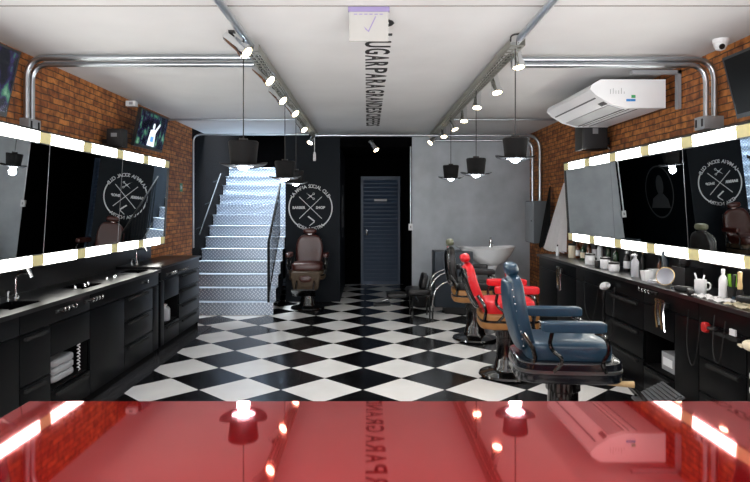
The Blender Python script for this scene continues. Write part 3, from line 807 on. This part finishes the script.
bottle('slim black bottle in the back row behind the clear spray bottle', 643, 2.62, .024, .20, 'plastic', 'gold')
bottle('slim amber bottle in the back row before the canister', 660, 2.62, .022, .16, 'amber', 'plastic')
bottle('clear spray bottle standing alone on the right counter', 635, 2.38, .035, .20, 'frost', 'frost', True)
def bowl(label, px, X, w, h):
    t = thing('square_bowl', label, 'bowl', at(px, X))
    b = MB(); n = 4; prof = [(.7, 0), (.95, h*.95), (1, h), (.93, h), (.66, .01), (0, .01)]
    b.lathe([(0, 0)]+[(w*r, z) for r, z in prof], 4, Matrix.Rotation(PI/4, 4, 'Z')); b.build('bowl', M['porc'], t, smooth=False)
    b = MB(); b.lathe([(0, h*.75), (w*.86, h*.75), (w*.86, h*.8), (0, h*.8)], 4, Matrix.Rotation(PI/4, 4, 'Z')); b.build('contents', M['plastic'], t, smooth=False)
bowl('white square bowl in front, right counter middle', 647, 2.35, .062, .085)
bowl('white square bowl behind another bowl', 655, 2.47, .062, .085)
t = thing('tube_holder', 'tall slim dark blue canister before the right light strip', 'canister', at(665.5, 2.50))
MB().lathe([(0, 0), (.03, 0), (.03, .24), (.026, .245), (0, .245)], 16).build('body', M['navy'], t); MB().lathe([(0, .245), (.022, .245), (.022, .26), (0, .26)], 14).build('lid', M['plastic'], t)
t = thing('glass_dish', 'glass dish with gold rim tipped on its side', 'dish', at(667, 2.34, ZT+.0725)); t.rotation_euler = (0, R(-72), R(40))
MB().lathe([(0, -.03), (.035, -.028), (.062, .0), (.072, .03), (.068, .031), (.058, .004), (.03, -.02), (0, -.022)], 24).build('dish', M['frost'], t)
MB().lathe([(.068, .030), (.073, .030), (.073, .034), (.068, .034)], 24).build('rim', M['gold'], t)
t = thing('crumpled_wrap', 'crumpled clear plastic lying before the gold-rimmed dish', 'plastic wrap', at(656, 2.31))
b = MB().pad((0, 0, .022), (.05, .06, .022), .8, .8, fn=lambda c: (c.x*(1+.3*math.sin(c.y*90)), c.y*(1+.25*math.sin(c.z*200+c.x*60)), c.z*(1+.2*math.sin(c.x*80)))); b.build('wrap', M['frost'], t)
t = thing('tool_organiser', 'black open organiser box with brushes on the right counter', 'organiser', at(687, 2.50))
MB().box(-.07, .07, -.10, .10, 0, .006).box(-.07, -.064, -.10, .10, .006, .15).box(.064, .07, -.10, .10, .006, .15).box(-.064, .064, -.10, -.094, .006, .15).box(-.064, .064, .094, .10, .006, .15).box(-.064, .064, -.003, .003, .006, .14).build('box', M['plastic'], t, smooth=False)
MB().tube([(0, .05, .01), (.0, .05, .17)], .008, 8).build('brush_handle', M['plastic'], t); MB().pad((0, .03, .19), (.03, .05, .03), .7, .7).build('brush_head', M['bristle'], t)
t = thing('mug', 'white mug with handle holding tools on the right counter', 'mug', at(700.5, 2.37))
MB().lathe([(0, 0), (.036, 0), (.04, .005), (.04, .105), (.036, .105), (.035, .01), (0, .01)], 20).build('cup', M['porc'], t)
MB().tube([(.036, -.01, .085), (.06, -.02, .08), (.06, -.02, .04), (.036, -.01, .03)], .006, 8, 2).build('handle', M['porc'], t)
MB().tube([(0, 0, .012), (-.03, .02, .15)], .006, 8).tube([(0, .005, .012), (.028, .0, .135)], .006, 8).build('tools', M['white'], t)
t = bottle('tall white lotion bottle on the near right counter', 723, 2.40, .027, .20, 'white', 'white')
t = thing('comb_cup', 'black cup of lime green combs on the near right counter', 'cup', at(733, 2.44))
MB().lathe([(0, 0), (.03, 0), (.034, .09), (.031, .09), (.028, .008), (0, .008)], 16).build('cup', M['plastic'], t)
for i, (dx, dy) in enumerate(((-.012, .02), (.012, -.02), (.0, .0))):
    MB().box(-.004, .004, -.012, .012, .01, .17, Matrix.Translation((dx*.6, dy*.6, 0)) @ Matrix.Rotation(R(6*(i-1)), 4, 'X')).build('comb', M['lime' if i < 2 else 'plastic'], t, smooth=False)
t = thing('shaving_brush', 'standing brush with wooden handle at the right end of the counter', 'brush', at(740, 2.40))
MB().lathe([(0, 0), (.022, 0), (.022, .07), (.012, .09), (0, .09)], 14).build('bristles', M['bristle'], t); MB().lathe([(0, .09), (.014, .09), (.016, .11), (.012, .14), (.014, .2), (0, .205)], 14).build('handle', M['handle'], t)
def cloth(label, px, X, w, l, m):
    t = at(px, X)
    b = MB(); n = 14
    g = [[b.bm.verts.new((t[0]+(i/n-.5)*w, t[1]+(j/n-.5)*l, ZT+.012+.008*math.sin(i*1.1+j*.7)*math.cos(j*1.3))) for j in range(n+1)] for i in range(n+1)]
    f = [b.bm.faces.new((g[i][j], g[i+1][j], g[i+1][j+1], g[i][j+1])) for i in range(n) for j in range(n)]
    r = bmesh.ops.solidify(b.bm, geom=f, thickness=-.004)
    return tag(b.build('folded_towel', M[m]), label, 'towel')
cloth('crumpled white cloth lying before the white mug', 705, 2.31, .12, .16, 'cloth')
cloth('white cloth spread before the tall lotion bottle', 724, 2.33, .15, .17, 'cloth')
cloth('cream paper lying at the right edge of the counter', 745, 2.33, .15, .24, 'cream')
def clipper(label, px, X, rz, m='plastic', z=ZT):
    t = thing('hair_clipper', label, 'hair clipper', at(px, X, z)); t.rotation_euler = (0, 0, rz)
    MB().pad((0, 0, .022), (.022, .07, .021), .5, .6).build('body', M[m], t); MB().box(-.018, .018, .066, .088, .012, .03).build('blade', M['chrome'], t, smooth=False)
clipper('black hair clipper lying near the tool organiser', 684, 2.31, .6, z=ZT)
clipper('black hair clipper lying before the white cloths', 690.5, 2.28, -.4, z=ZT+.001)
clipper('black clipper lying on the cream paper at the right edge', 747, 2.34, .3, z=ZT+.026)
for i, px in enumerate((640, 653, 677)):
    t = thing('small_box', 'small box on the lower mirror ledge, %s of three' % ['left', 'middle', 'right'][i], 'box', (2.475, 601*2.475/(px-367.5), 1.163)) if False else None

# hanging things on right cabinet fronts
def hanging_tools(label, px, z, n, cat='tool holder', big=False):
    t = thing('tool_holster', label, cat, (XR, 601*XR/(px-367.5), z))
    MB().box(-.03, 0, -.07, .07, -.02, .02, bev=.004).build('holder', M['plastic'], t)
    random.seed(px)
    for i in range(n):
        y = -.06+.12*i/(n-1); l = random.uniform(.12, .26)
        b = MB().tube([(-.035, y, .02), (-.042, y+.01, -.05), (-.036, y-.005, -l)], .007, 6, 1)
        b.lathe([(.008, 0), (.014, 0), (.014, .004), (.008, .004)], 12, Matrix.Translation((-.045, y, .03)) @ Matrix.Rotation(PI/2, 4, 'Y'))
        b.build('tool', M[['chrome', 'plastic', 'gold', 'chrome'][i % 4]], t)
    return t
hanging_tools('cluster of scissors and clippers hanging at the far end of the right cabinets', 562, .84, 8)
hanging_tools('cluster of chrome tools hanging beside the right cabinet niche', 665, .83, 7)
hook_row('row of chrome hooks on the right cabinet front', XR-.0, 601*XR/(650-367.5)-.1, ZR-.03, -1, 4)
t = thing('hair_dryer', 'white hair dryer nozzle hanging from the right cabinet front', 'hair dryer', (2.27, 601*2.2/(603-367.5), .84))
MB().lathe([(0, -.06), (.03, -.06), (.038, -.02), (.034, .03), (.022, .07), (.018, .07), (0, .05)], 18, Matrix.Translation((-.05, 0, 0)) @ Matrix.Rotation(R(75), 4, 'X')).build('barrel', M['white'], t)
MB().tube([(-.05, .02, -.02), (-.05, .04, -.13)], .016, 10).build('grip', M['plastic'], t)
MB().tube([(-.02, 0, 0), (0, 0, 0)], .01, 8).build('hook', M['chrome'], t)
MB().tube([(-.05, .04, -.13), (-.05, .06, -.4), (-.04, -.08, -.5), (-.03, -.14, -.3), (-.004, -.1, .0)], .004, 6, 2).build('cord', M['cable'], t)
def cord(label, pts): return tag(MB().tube(pts, .004, 6, 3).build('hanging_cable', M['cable']), label, 'cord')
def ry(px): return 601*2.25/(px-367.5)
cord('black cord looping down beside the red clipper', [(2.24, ry(690), .86), (2.235, ry(688), .6), (2.235, ry(694), .45), (2.235, ry(700), .6), (2.24, ry(702), .84)])
cord('black cord hanging in a long loop left of the dryer', [(2.24, ry(585), .86), (2.235, ry(586), .5), (2.235, ry(594), .4), (2.24, ry(600), .82)])
cord('black cord hanging near the right edge of the cabinets', [(2.24, ry(716), .88), (2.235, ry(714), .62), (2.235, ry(722), .55), (2.24, ry(727), .86)])
t = thing('hair_clipper', 'red-bodied clipper hanging on the right cabinet front', 'hair clipper', (2.27, ry(707), .78))
MB().pad((-.03, 0, 0), (.022, .03, .035), .6, .6).build('body', M['redp'], t); MB().tube([(-.03, -.03, -.0), (-.03, -.12, .015)], .012, 8).build('handle', M['plastic'], t); MB().tube([(-.02, 0, .0), (0, 0, .0)], .006, 6).build('hook', M['chrome'], t)
t = thing('socket_plate', 'small white socket on the right cabinet front at the edge', 'socket', (2.268, ry(731), .80))
MB().box(-.012, 0, -.03, .03, -.02, .02, bev=.003).build('plate', M['white'], t)
# cap and cape at right edge
t = thing('cream_cap', 'cream cap hanging at the right edge of the cabinets', 'cap', (2.27, 3.43, .78))
MB().pad((-.055, 0, 0), (.055, .085, .032), .8, .9).build('crown', M['cream'], t); MB().prism([(-.10, .06), (-.08, .13), (-.03, .13), (-.01, .06)], 'z', -.022, -.012).build('visor', M['cream'], t)
t = thing('spotted_cape', 'black cape with white spots hanging at the right edge', 'cape', (2.255, 3.34, .66))
b = MB(); n = 20
g = [[b.bm.verts.new((-.02+.012*math.sin(i*1.3), (i/n-.5)*.30, -j*.03)) for j in range(16)] for i in range(n+1)]
f = [b.bm.faces.new((g[i][j], g[i+1][j], g[i+1][j+1], g[i][j+1])) for i in range(n) for j in range(15)]
bmesh.ops.solidify(b.bm, geom=f, thickness=.005)
b.build('cloth', M['bcloth'], t)
b = MB()
for i in range(5):
    for j in range(5):
        b.lathe([(0, 0), (.028, 0), (.028, .003), (0, .003)], 12, Matrix.Translation((-.040, -.12+i*.06, -.06-j*.085)) @ Matrix.Rotation(PI/2, 4, 'Y'))
b.build('spots', M['white'], t)
# niche content right
t = thing('product_box', 'pale product box in the right cabinet niche', 'box', (2.40, 4.68, .295))
MB().box(-.06, .06, -.1, .1, 0, .14, bev=.004).build('carton', M['grey'], t); MB().box(-.064, -.06, -.07, .07, .04, .1).build('label', M['white'], t, smooth=False)

# capes hanging on the right wall
def cape(name, label, x, y, w, z0, z1, m, fl, out):
    t = thing(name, label, 'cape', (x, y, z0))
    b = MB(); n = 48; rows = 16
    g = []
    for j in range(rows+1):
        f = j/rows; ww = w*(.10+.90*f**.8)
        g.append([b.bm.verts.new((-.05-out*f*(.55+.45*math.sin(i/n*PI))-(.028*f+.006)*math.sin(i/n*2*PI*fl), (i/n-.5)*ww, z1-z0-(z1-z0)*f+(.02*math.sin(i*.9) if j == rows else 0))) for i in range(n+1)])
    fs = [b.bm.faces.new((g[j][i], g[j][i+1], g[j+1][i+1], g[j+1][i])) for j in range(rows) for i in range(n)]
    bmesh.ops.solidify(b.bm, geom=fs, thickness=.006)
    b.build('cloth', M[m], t)
    MB().tube([(0, 0, z1-z0+.02), (-.05, 0, z1-z0+.02), (-.06, 0, z1-z0+.04)], .008, 8).build('hook', M['chrome'], t)
cape('hanging_cape', 'white barber cape hanging on the wall beside the right mirror', 2.695, 8.05, .86, 1.0, 1.90, 'cloth', 7, .22)
cape('hanging_cape', 'black cape hanging behind the white cape beside the mirror', 2.70, 8.72, .40, 1.0, 1.88, 'bcloth', 3, .12)

# ------------------------------------------------------------------ barber chairs
def barber_chair(label, loc, rz, m, frame, tilt=12, head='same', foot=True, apron=False, lever=False, headz=0, bs=1.0, fl=.27, sl=.24, ax=0.):
    t = thing('barber_chair', label, 'barber chair', loc, rz)
    mm = M[m]; bk = M['blackmetal']
    MB().lathe([(0, 0), (.255, 0), (.265, .012), (.255, .03), (.19, .045), (.135, .06), (0, .06)], 40).build('base', bk, t)
    MB().lathe([(.0, .06), (.135, .06), (.12, .09), (.105, .16), (.10, .17), (.098, .36), (.112, .37), (.112, .44), (0, .44)], 32).build('pedestal', bk, t)
    MB().pad((0, 0, .46), (.17, .17, .02), .2, .5).build('swivel_plate', bk, t)
    MB().pad((0, 0, .54), (fl, .275, .072), .16, .42).build('seat_frame', frame, t)
    MB().pad((0, 0, .545), (fl+.004, .279, .016), .3, .42).build('frame_trim', M['alu'] if m == 'blue' else bk, t)
    MB().pad((.0, 0, .655), (sl, .235, .075), .42, .32).build('seat', mm, t)
    # back
    Tb = Matrix.Translation((-.255, 0, .66)) @ Matrix.Rotation(R(-tilt), 4, 'Y') @ Matrix.Diagonal((1, 1, bs, 1))
    fn = lambda c: (c.x+.03*(c.z/.25)**2-.02+.02*(abs(c.y)/.2)**2, c.y*(1-.18*max(0, c.z/.25)**2), c.z)
    MB().pad((0, 0, .23), (.055, .215, .25), .55, .55, Tb, nu=26, fn=fn).build('backrest', mm, t)
    MB().pad((-.045, 0, .22), (.022, .195, .225), .3, .5, Tb, fn=fn).build('back_shell', mm if m == 'blue' else bk, t)
    b = MB()
    for s in (-1, 1):
        for k in range(9):
            b.pad((-.028, s*(.2-.02*max(0, (k-5)/4)**2), .04+k*.045), (.006, .006, .006), 1, 1, Tb, nu=4, nv=6)
    b.build('nail_heads', M['chrome'], t)
    # hinge arms of the back
    for s in (-1, 1):
        MB().tube([(-.30, s*.235, .78), (-.22, s*.245, .66), (-.24, s*.25, .56)], .014, 8, 1).build('back_bracket', bk, t)
    # headrest
    MB().tube([(-.02, 0, .45), (-.02, 0, .54+headz)], .012, 8, M=Tb).box(-.032, -.008, -.03, .03, .43, .49, Tb).build('headrest_post', M['chrome'], t)
    hm = mm if head == 'same' else M[head]
    MB().pad((0.012, 0, .535+headz), (.045, .105, .045), .7, .7, Tb).build('headrest', hm, t)
    # arms
    for s in (-1, 1):
        a = MB().pad((ax, s*.285, .835), (.195, .042, .034), .3, .3).build('armrest', mm, t)
        MB().tube([(.13, s*.285, .80), (.20, s*.287, .77), (.215, s*.29, .68), (.17, s*.285, .62), (.20, s*.27, .55)], .013, 8, 2).build('arm_bracket', bk, t)
        MB().tube([(-.13, s*.285, .80), (-.15, s*.285, .70), (-.05, s*.285, .63), (-.12, s*.27, .55)], .013, 8, 2).build('arm_bracket', bk, t)
    if foot:
        Tf = Matrix.Translation((.60, 0, .33)) @ Matrix.Rotation(R(-28), 4, 'Y')
        for s in (-1, 1): MB().tube([(.28, s*.13, .50), (.40, s*.13, .44), (.52, s*.13, .30)], .014, 8, 2).build('footrest_arm', bk, t)
        b = MB().box(-.12, .12, -.17, .17, -.012, 0, Tf)
        for k in range(9): b.box(-.11+k*.026, -.098+k*.026, -.155, .155, 0, .010, Tf)
        b.build('footrest', M['blackmetal'] if m != 'blue' else M['slot'], t, smooth=False)
    if apron:
        MB().pad((.33, 0, .46), (.03, .21, .14), .3, .3, fn=lambda c: (c.x-.2*(c.z/.14-1)*-.03, c.y*(1+.12*c.z/.14), c.z)).build('apron', M['apron'], t)
        MB().pad((.362, 0, .50), (.012, .09, .05), .8, .8).build('apron_crest', M['brown'], t)
    if lever:
        l = MB().tube([(.05, -.12, .455), (.24, -.15, .455)], .011, 8).build('lever', M['chrome'], t)
        MB().tube([(.24, -.15, .455), (.40, -.17, .455)], .017, 12, rs=(.013, .021)).build('lever_handle', M['handle'], l)
    return t
barber_chair('dark blue leather barber chair nearest the red counter', (1.30, 4.0, 0), R(-5), 'blue', M['navyframe'], 11, lever=True, fl=.335, sl=.27, headz=-.025)
barber_chair('bright red leather barber chair with wooden seat frame', (1.31, 5.64, 0), R(-4), 'red', M['wood'], 19, bs=.86, ax=.04)
barber_chair('black leather barber chair with olive headrest and wooden frame behind the red one', (1.28, 7.18, 0), R(-3), 'black', M['wood'], 6, head='olive', headz=.0, bs=.93)
barber_chair('brown leather antique barber chair standing under the round wall emblem', (-.93, 9.35, 0), R(-90), 'brown', M['apron'], 8, apron=True, fl=.29)

# ------------------------------------------------------------------ shampoo unit
t = thing('shampoo_basin', 'white porcelain shampoo basin with tap on a dark console by the concrete wall', 'wash basin', (1.45, 9.05, 0))
MB().box(-.46, .10, -.22, .22, .10, .92, bev=.012).build('console', M['navy'], t)
MB().box(-.30, .10, -.18, .18, 0, .10).build('plinth', M['plastic'], t, smooth=False)
b = MB(); seg = 40; rings = []
prof = [(0.02, .70), (.12, .70), (.20, .76), (.27, .86), (.30, .93), (.32, .955), (.30, .965), (.27, .94), (.22, .86), (.12, .80), (.02, .79)]
for r, z in prof:
    rg = []
    for k in range(seg):
        a = 2*PI*k/seg; x = r*math.cos(a)*1.12; y = r*math.sin(a)*.92
        lip = max(0, -math.cos(a))**6*(r/.3)**3
        rg.append(b.bm.verts.new((.42+x-.16*lip, y, z+.03*lip+.03*max(0, math.cos(a))*(r/.3))))
    rings.append(rg)
for a_, c_ in zip(rings, rings[1:]):
    for k in range(seg): b.bm.faces.new((a_[k], a_[(k+1) % seg], c_[(k+1) % seg], c_[k]))
b.bm.faces.new(rings[0]); b.bm.faces.new(rings[-1])
b.build('bowl', M['porc'], t)
MB().lathe([(0, 0), (.05, 0), (.05, .62), (.10, .71), (0, .71)], 20, Matrix.Translation((.42, 0, 0))).build('pedestal', M['porc'], t)
MB().lathe([(0, 0), (.03, 0), (.03, .02), (.024, .03), (.024, .12), (0, .12)], 16, Matrix.Translation((.46, .27, .95))).tube([(.46, .27, 1.03), (.46, .16, 1.03), (.46, .12, 1.0)], .015, 10, 1).tube([(.46, .27, 1.07), (.46, .27, 1.11)], .012, 8).build('tap', M['chrome'], t)
t = thing('shampoo_chair', 'low black wash chair with curved chrome arms and footrest beside the basin', 'chair', (.72, 8.60, 0))
MB().pad((.0, 0, .38), (.17, .24, .05), .4, .35).build('seat', M['black'], t)
MB().pad((0, 0, 0), (.045, .20, .11), .4, .4, Matrix.Translation((.08, 0, .52)) @ Matrix.Rotation(R(14), 4, 'Y')).build('backrest', M['black'], t)
for k, y in enumerate((-.40, -.12, .16)):
    dz = (0, .09, .10)[k]
    MB().tube([(.16, y, .16+dz), (.17, y, .34+dz), (.22, y, .46+dz), (.30, y, .53+dz), (.42, y, .57+dz)], .011, 8, 3).build('curved_arm', M['chrome'], t)
MB().tube([(-.02, -.30, .27), (-.02, .27, .27)], .012, 8).tube([(.15, -.2, .36), (.15, -.2, 0)], .014, 8).tube([(.15, .2, .36), (.15, .2, 0)], .014, 8).tube([(.17, -.38, .2), (.17, -.38, 0)], .013, 8).tube([(-.1, -.28, .3), (-.1, -.28, 0)], .012, 8).tube([(-.1, .2, .36), (-.1, .2, 0)], .012, 8).tube([(-.1, -.28, .3), (-.1, .2, .36)], .012, 8).build('legs', M['blackmetal'], t)
MB().pad((-.30, -.05, .33), (.15, .13, .035), .4, .4, Matrix.Translation((0, 0, 0))).build('leg_pad', M['black'], t)
MB().box(-.62, -.38, -.16, .06, .22, .245, Matrix.Rotation(R(-4), 4, 'Y')).build('footrest', M['plastic'], t, smooth=False)
MB().tube([(-.1, -.05, .36), (-.50, -.05, .24)], .013, 8).build('footrest_arm', M['chrome'], t)
t = thing('shoulder_bag', 'black bag lying at the foot of the concrete wall', 'bag', (.50+.36, 9.45, 0))
MB().pad((0, 0, .11), (.17, .12, .11), .6, .6).build('bag_body', M['bcloth'], t); MB().tube([(-.1, 0, .2), (-.05, 0, .30), (.05, 0, .30), (.1, 0, .2)], .01, 8, 2).build('handle', M['bcloth'], t)

# ------------------------------------------------------------------ air conditioner
t = thing('air_conditioner', 'white ceiling air conditioner mounted above the right mirror', 'air conditioner', (2.28, 5.88, 2.445))
prof = [(-.33, .16), (-.315, .20), (-.24, .245), (.32, .245), (.32, 0), (-.02, 0), (-.16, .04), (-.28, .11)]
MB().prism(prof, 'y', -.59, .62).build('casing', M['white'], t, angle=30)
cap = [(x*1.015, z*1.02-.003) for x, z in prof]
MB().prism(cap, 'y', -.63, -.59).build('end_cap', M['white'], t, angle=30); MB().prism(cap, 'y', .62, .65).build('end_cap', M['white'], t, angle=30)
def under(x):  # surface z of lower front
    pr = [(-.33, .16), (-.28, .11), (-.16, .04), (-.02, 0), (.32, 0)]
    for (a, za), (b_, zb_) in zip(pr, pr[1:]):
        if a <= x <= b_: return za+(zb_-za)*(x-a)/(b_-a)
    return 0
b = MB()
def strip(b, x0, x1, y0, y1, th=.004):
    z0, z1 = under(x0), under(x1)
    b.prism([(x0, z0+.001), (x1, z1+.001), (x1, z1-th), (x0, z0-th)], 'y', y0, y1)
strip(b, -.265, -.255, -.55, .58); strip(b, -.20, -.165, -.58, -.45); b.build('seam_line', M['slot'], t, smooth=False)
b = MB(); strip(b, -.15, -.03, -.56, .58, .006); b.build('louvre', M['grey'], t, smooth=False)
b = MB(); strip(b, -.02, -.005, -.56, .58, .005); strip(b, .03, .04, -.56, .58, .003); strip(b, .10, .11, -.56, .58, .003); b.build('intake_slot', M['slot'], t, smooth=False)
b = MB().box(.02, .06, -.634, -.630, .055, .075).box(-.02, .018, -.634, -.630, .055, .075); b.build('blue_label', M['stickb'], t, smooth=False)
MB().box(.025, .06, -.634, -.630, .085, .11).build('green_label', M['stickg'], t, smooth=False)
b = MB()
for i, h_ in enumerate((.04, .05, .03, .03, .05, .02)): b.box(-.16+i*.024, -.157+i*.024, -.634, -.630, .12, .12+h_)
b.build('badge', M['grey'], t, smooth=False)
t = thing('wall_bracket', 'grey steel angle bracket holding the air conditioner to brick', 'bracket', (2.69, 5.18, 2.42))
MB().box(-.42, 0, -.03, .02, .30, .33).box(-.03, 0, -.03, .02, 0, .33).build('angle', M['box'], t, smooth=False)

# ------------------------------------------------------------------ tvs, speakers, cameras
def tv(label, side, y0, y1, xb, z0, hh, tilt, scr, fig):
    s = 1 if side == 'left' else -1
    t = thing('television', label, 'television', (xb, (y0+y1)/2, z0)); t.rotation_euler = (0, s*tilt, 0)
    w = (y1-y0)/2
    def bb(b, a, c, *r):
        x = sorted((s*a, s*c)); b.box(x[0], x[1], *r); return b
    bb(MB(), -.035, 0, -w, w, 0, hh).build('casing', M['plastic'], t, smooth=False)
    bb(MB(), 0, .002, -w+.018, w-.018, .03, hh-.018).build('screen', scr, t, smooth=False)
    bb(MB(), -.16, -.035, -.06, .06, .12, .20).build('wall_mount', M['plastic'], t, smooth=False)
    if fig:
        b = MB()
        b.prism([(-.10, .04), (.12, .04), (.10, .20), (.04, .24), (-.06, .22)], 'x', s*.002, s*.004)
        b.prism([(.02+.03*math.cos(k*PI/6), .27+.035*math.sin(k*PI/6)) for k in range(12)], 'x', s*.002, s*.004)
        b.prism([(.08, .18), (.20, .30), (.18, .32), (.06, .22)], 'x', s*.002, s*.004)
        b.build('picture_figure', M['tvw'], t, smooth=False)
        MB().prism([(-.03, .09), (.06, .09), (.06, .15), (-.03, .15)], 'x', s*.004, s*.005).build('picture_badge', M['tvb'], t, smooth=False)
    return t
tv('television showing a white-shirted figure, above the far left mirror', 'left', 6.43, 7.30, -2.50, 2.235, .42, R(12), M['tv1'], True)
tv('television with dark violet and green picture at the top left edge', 'left', 3.29, 4.16, -2.50, 2.20, .46, R(13), M['tv2'], False)
tv('black switched-off television at the top right edge', 'right', 3.18, 4.05, 2.49, 2.17, .42, R(14), M['screen'], False)
def speaker(label, x, y, z, w, d, h, rz=0, cap_=True):
    t = thing('wall_speaker', label, 'speaker', (x, y, z), rz)
    MB().box(-w/2, w/2, -d/2, d/2, 0, h, bev=.01).build('cabinet', M['plastic'], t)
    MB().box(-w/2+.015, w/2-.015, -d/2-.008, -d/2, .015, h-.015, bev=.003).build('grille', M['gdark'], t)
    MB().box(-.03, .03, -d/2-.010, -d/2-.008, h*.55, h*.75).box(-.02, .02, -d/2-.011, -d/2-.010, h*.6, h*.7).build('badge', M['gpaint'], t, smooth=False)
    MB().box(w/2, w/2+.055, -.03, .03, h*.2, h*.45).build('wall_mount', M['plastic'], t, smooth=False) if x > 0 else MB().box(-w/2-.06, -w/2, -.03, .03, h*.2, h*.45).build('wall_mount', M['plastic'], t, smooth=False)
speaker('black wall speaker under the air conditioner on the right brick wall', 2.50, 6.72, 2.21, .28, .24, .31)
speaker('small black speaker beside the far left television', -2.55, 6.12, 2.18, .16, .14, .19)
tag(MB().tube([(2.66, 6.7, 2.52), (2.62, 6.68, 2.35), (2.66, 6.68, 2.25), (2.69, 6.68, 2.22)], .006, 6, 2).build('white_cable', M['white']), 'thin white cable hanging behind the right wall speaker', 'cable')
tag(MB().tube([(2.25, 7.05, 2.44), (2.25, 7.05, 2.2)], .006, 6, 0).build('white_cable', M['white']), 'straight thin white cable left of the right wall speaker', 'cable') if False else None
t = thing('security_camera', 'white dome camera on the ceiling beside the right television', 'security camera', (2.555, 4.35, H))
MB().lathe([(0, 0), (.055, 0), (.055, -.02), (.048, -.03), (0, -.03)], 24).build('mount', M['white'], t); MB().lathe([(.045, -.03), (.044, -.05), (.03, -.075), (0, -.085)], 24).build('dome', M['white'], t)
MB().lathe([(0, 0), (.02, 0), (.02, .008), (0, .008)], 16, Matrix.Translation((-.012, -.036, -.060)) @ Matrix.Rotation(R(115), 4, 'X')).build('lens', M['plastic'], t)
t = thing('ceiling_sensor', 'small white box at the ceiling above the far left television', 'sensor', (-2.63, 6.72, 2.70))
MB().box(-.06, .05, -.04, .04, 0, .06, bev=.005).build('box', M['white'], t); MB().box(-.02, .02, -.045, -.04, .015, .045).build('lens', M['grey'], t, smooth=False)
t = thing('safety_sign', 'small green sign on the brick wall beside the stairs', 'sign', (-2.70, 8.7, 1.80))
MB().box(0, .006, -.06, .06, 0, .12).build('plate', M['green'], t, smooth=False)
MB().box(.006, .007, -.035, -.005, .03, .09).box(.006, .007, .01, .035, .045, .075).build('symbol', M['wpaint'], t, smooth=False)

# ------------------------------------------------------------------ red counter
t = thing('reception_counter', 'glossy red lacquered reception counter in the foreground', 'counter', (.5, 1.2, 0))
MB().box(-1.47, 1.5, -.55, .525, .975, 1.02, bev=.002).build('countertop', M['redtop'], t, smooth=False)
MB().box(-1.42, 1.45, -.45, .46, 0, .975, bev=.004).build('body', M['redtop'], t, smooth=False)

# ------------------------------------------------------------------ lights
def area(name, loc, rot, sx, sy, e, col):
    l = bpy.data.lights.new(name, 'AREA'); l.shape = 'RECTANGLE'; l.size = sx; l.size_y = sy; l.energy = e; l.color = col
    o = bpy.data.objects.new(name, l); COL.objects.link(o); o.location = loc; o.rotation_euler = rot
    return o
area('shopfront_daylight', (0, -1.7, 1.4), (R(90), 0, 0), 5.2, 2.7, 60, (1, 1, 1))
area('ceiling_fill', (0, -2.1, .15), (R(128), 0, 0), 5.2, 1.2, 270, (1, .99, .98)).data.spread = R(110)  # added lamp out of view, aimed up to brighten the ceiling
area('stairwell_skylight', (-2.03, 11.1, 5.1), (0, 0, 0), .9, 1.8, 300, (.84, .93, 1)).data.spread = R(80)
w = bpy.data.worlds.new('sky'); S.world = w; w.use_nodes = True
bg = w.node_tree.nodes['Background']
sk_ = w.node_tree.nodes.new('ShaderNodeTexSky'); sk_.sky_type = 'HOSEK_WILKIE'; sk_.turbidity = 5
w.node_tree.links.new(sk_.outputs['Color'], bg.inputs['Color'])
bg.inputs['Strength'].default_value = .8

# ---- repeats share a group
GROUPS = {'barber chair': 'barber chairs along the shop', 'pendant lamp': 'hat shaped pendant lamps', 'spotlight': 'chrome spotlights on the ceiling trays',
          'conduit': 'steel conduits on walls and ceiling', 'cable tray': 'cable trays on the ceiling', 'cabinet': 'black cabinets along the walls',
          'countertop': 'black stone countertops', 'sink': 'sinks in the left countertop', 'faucet': 'faucets on the left countertop',
          'bottle': 'bottles on the right counter', 'jar': 'tubs and jars on the counters', 'bowl': 'white square bowls on the right counter',
          'television': 'wall televisions', 'mirror': 'long wall mirrors', 'speaker': 'black wall speakers', 'cape': 'hanging barber capes',
          'hair clipper': 'hair clippers on the right side', 'tool rack': 'chrome hook racks on the cabinets', 'tool holder': 'hanging tool holsters',
          'cord': 'cords hanging on the cabinets', 'towel': 'towels', 'backsplash': 'low backsplash panels', 'emblem': 'painted wall emblems', 'cable': 'loose cables near the ceiling'}
from collections import Counter
tops = [o for o in S.objects if o.parent is None and 'category' in o]
cnt = Counter(o['category'] for o in tops)
for o in tops:
    c = o['category']
    if cnt[c] > 1 and c in GROUPS and 'group' not in o: o['group'] = GROUPS[c]

# ------------------------------------------------------------------ camera
cam = bpy.data.cameras.new('camera'); co = bpy.data.objects.new('camera', cam); COL.objects.link(co)
co.location = (0, 0, 1.577); co.rotation_euler = (R(90), 0, 0)
cam.sensor_width = 36; cam.lens = 601/750*36
cam.shift_x = (375-367.5)/750; cam.shift_y = (207-241)/750
cam.clip_start = .05
S.camera = co
S.view_settings.view_transform = 'Standard'; S.view_settings.look = 'None'; S.view_settings.gamma = 1; S.view_settings.use_curve_mapping = False
S.view_settings.exposure = 0.45
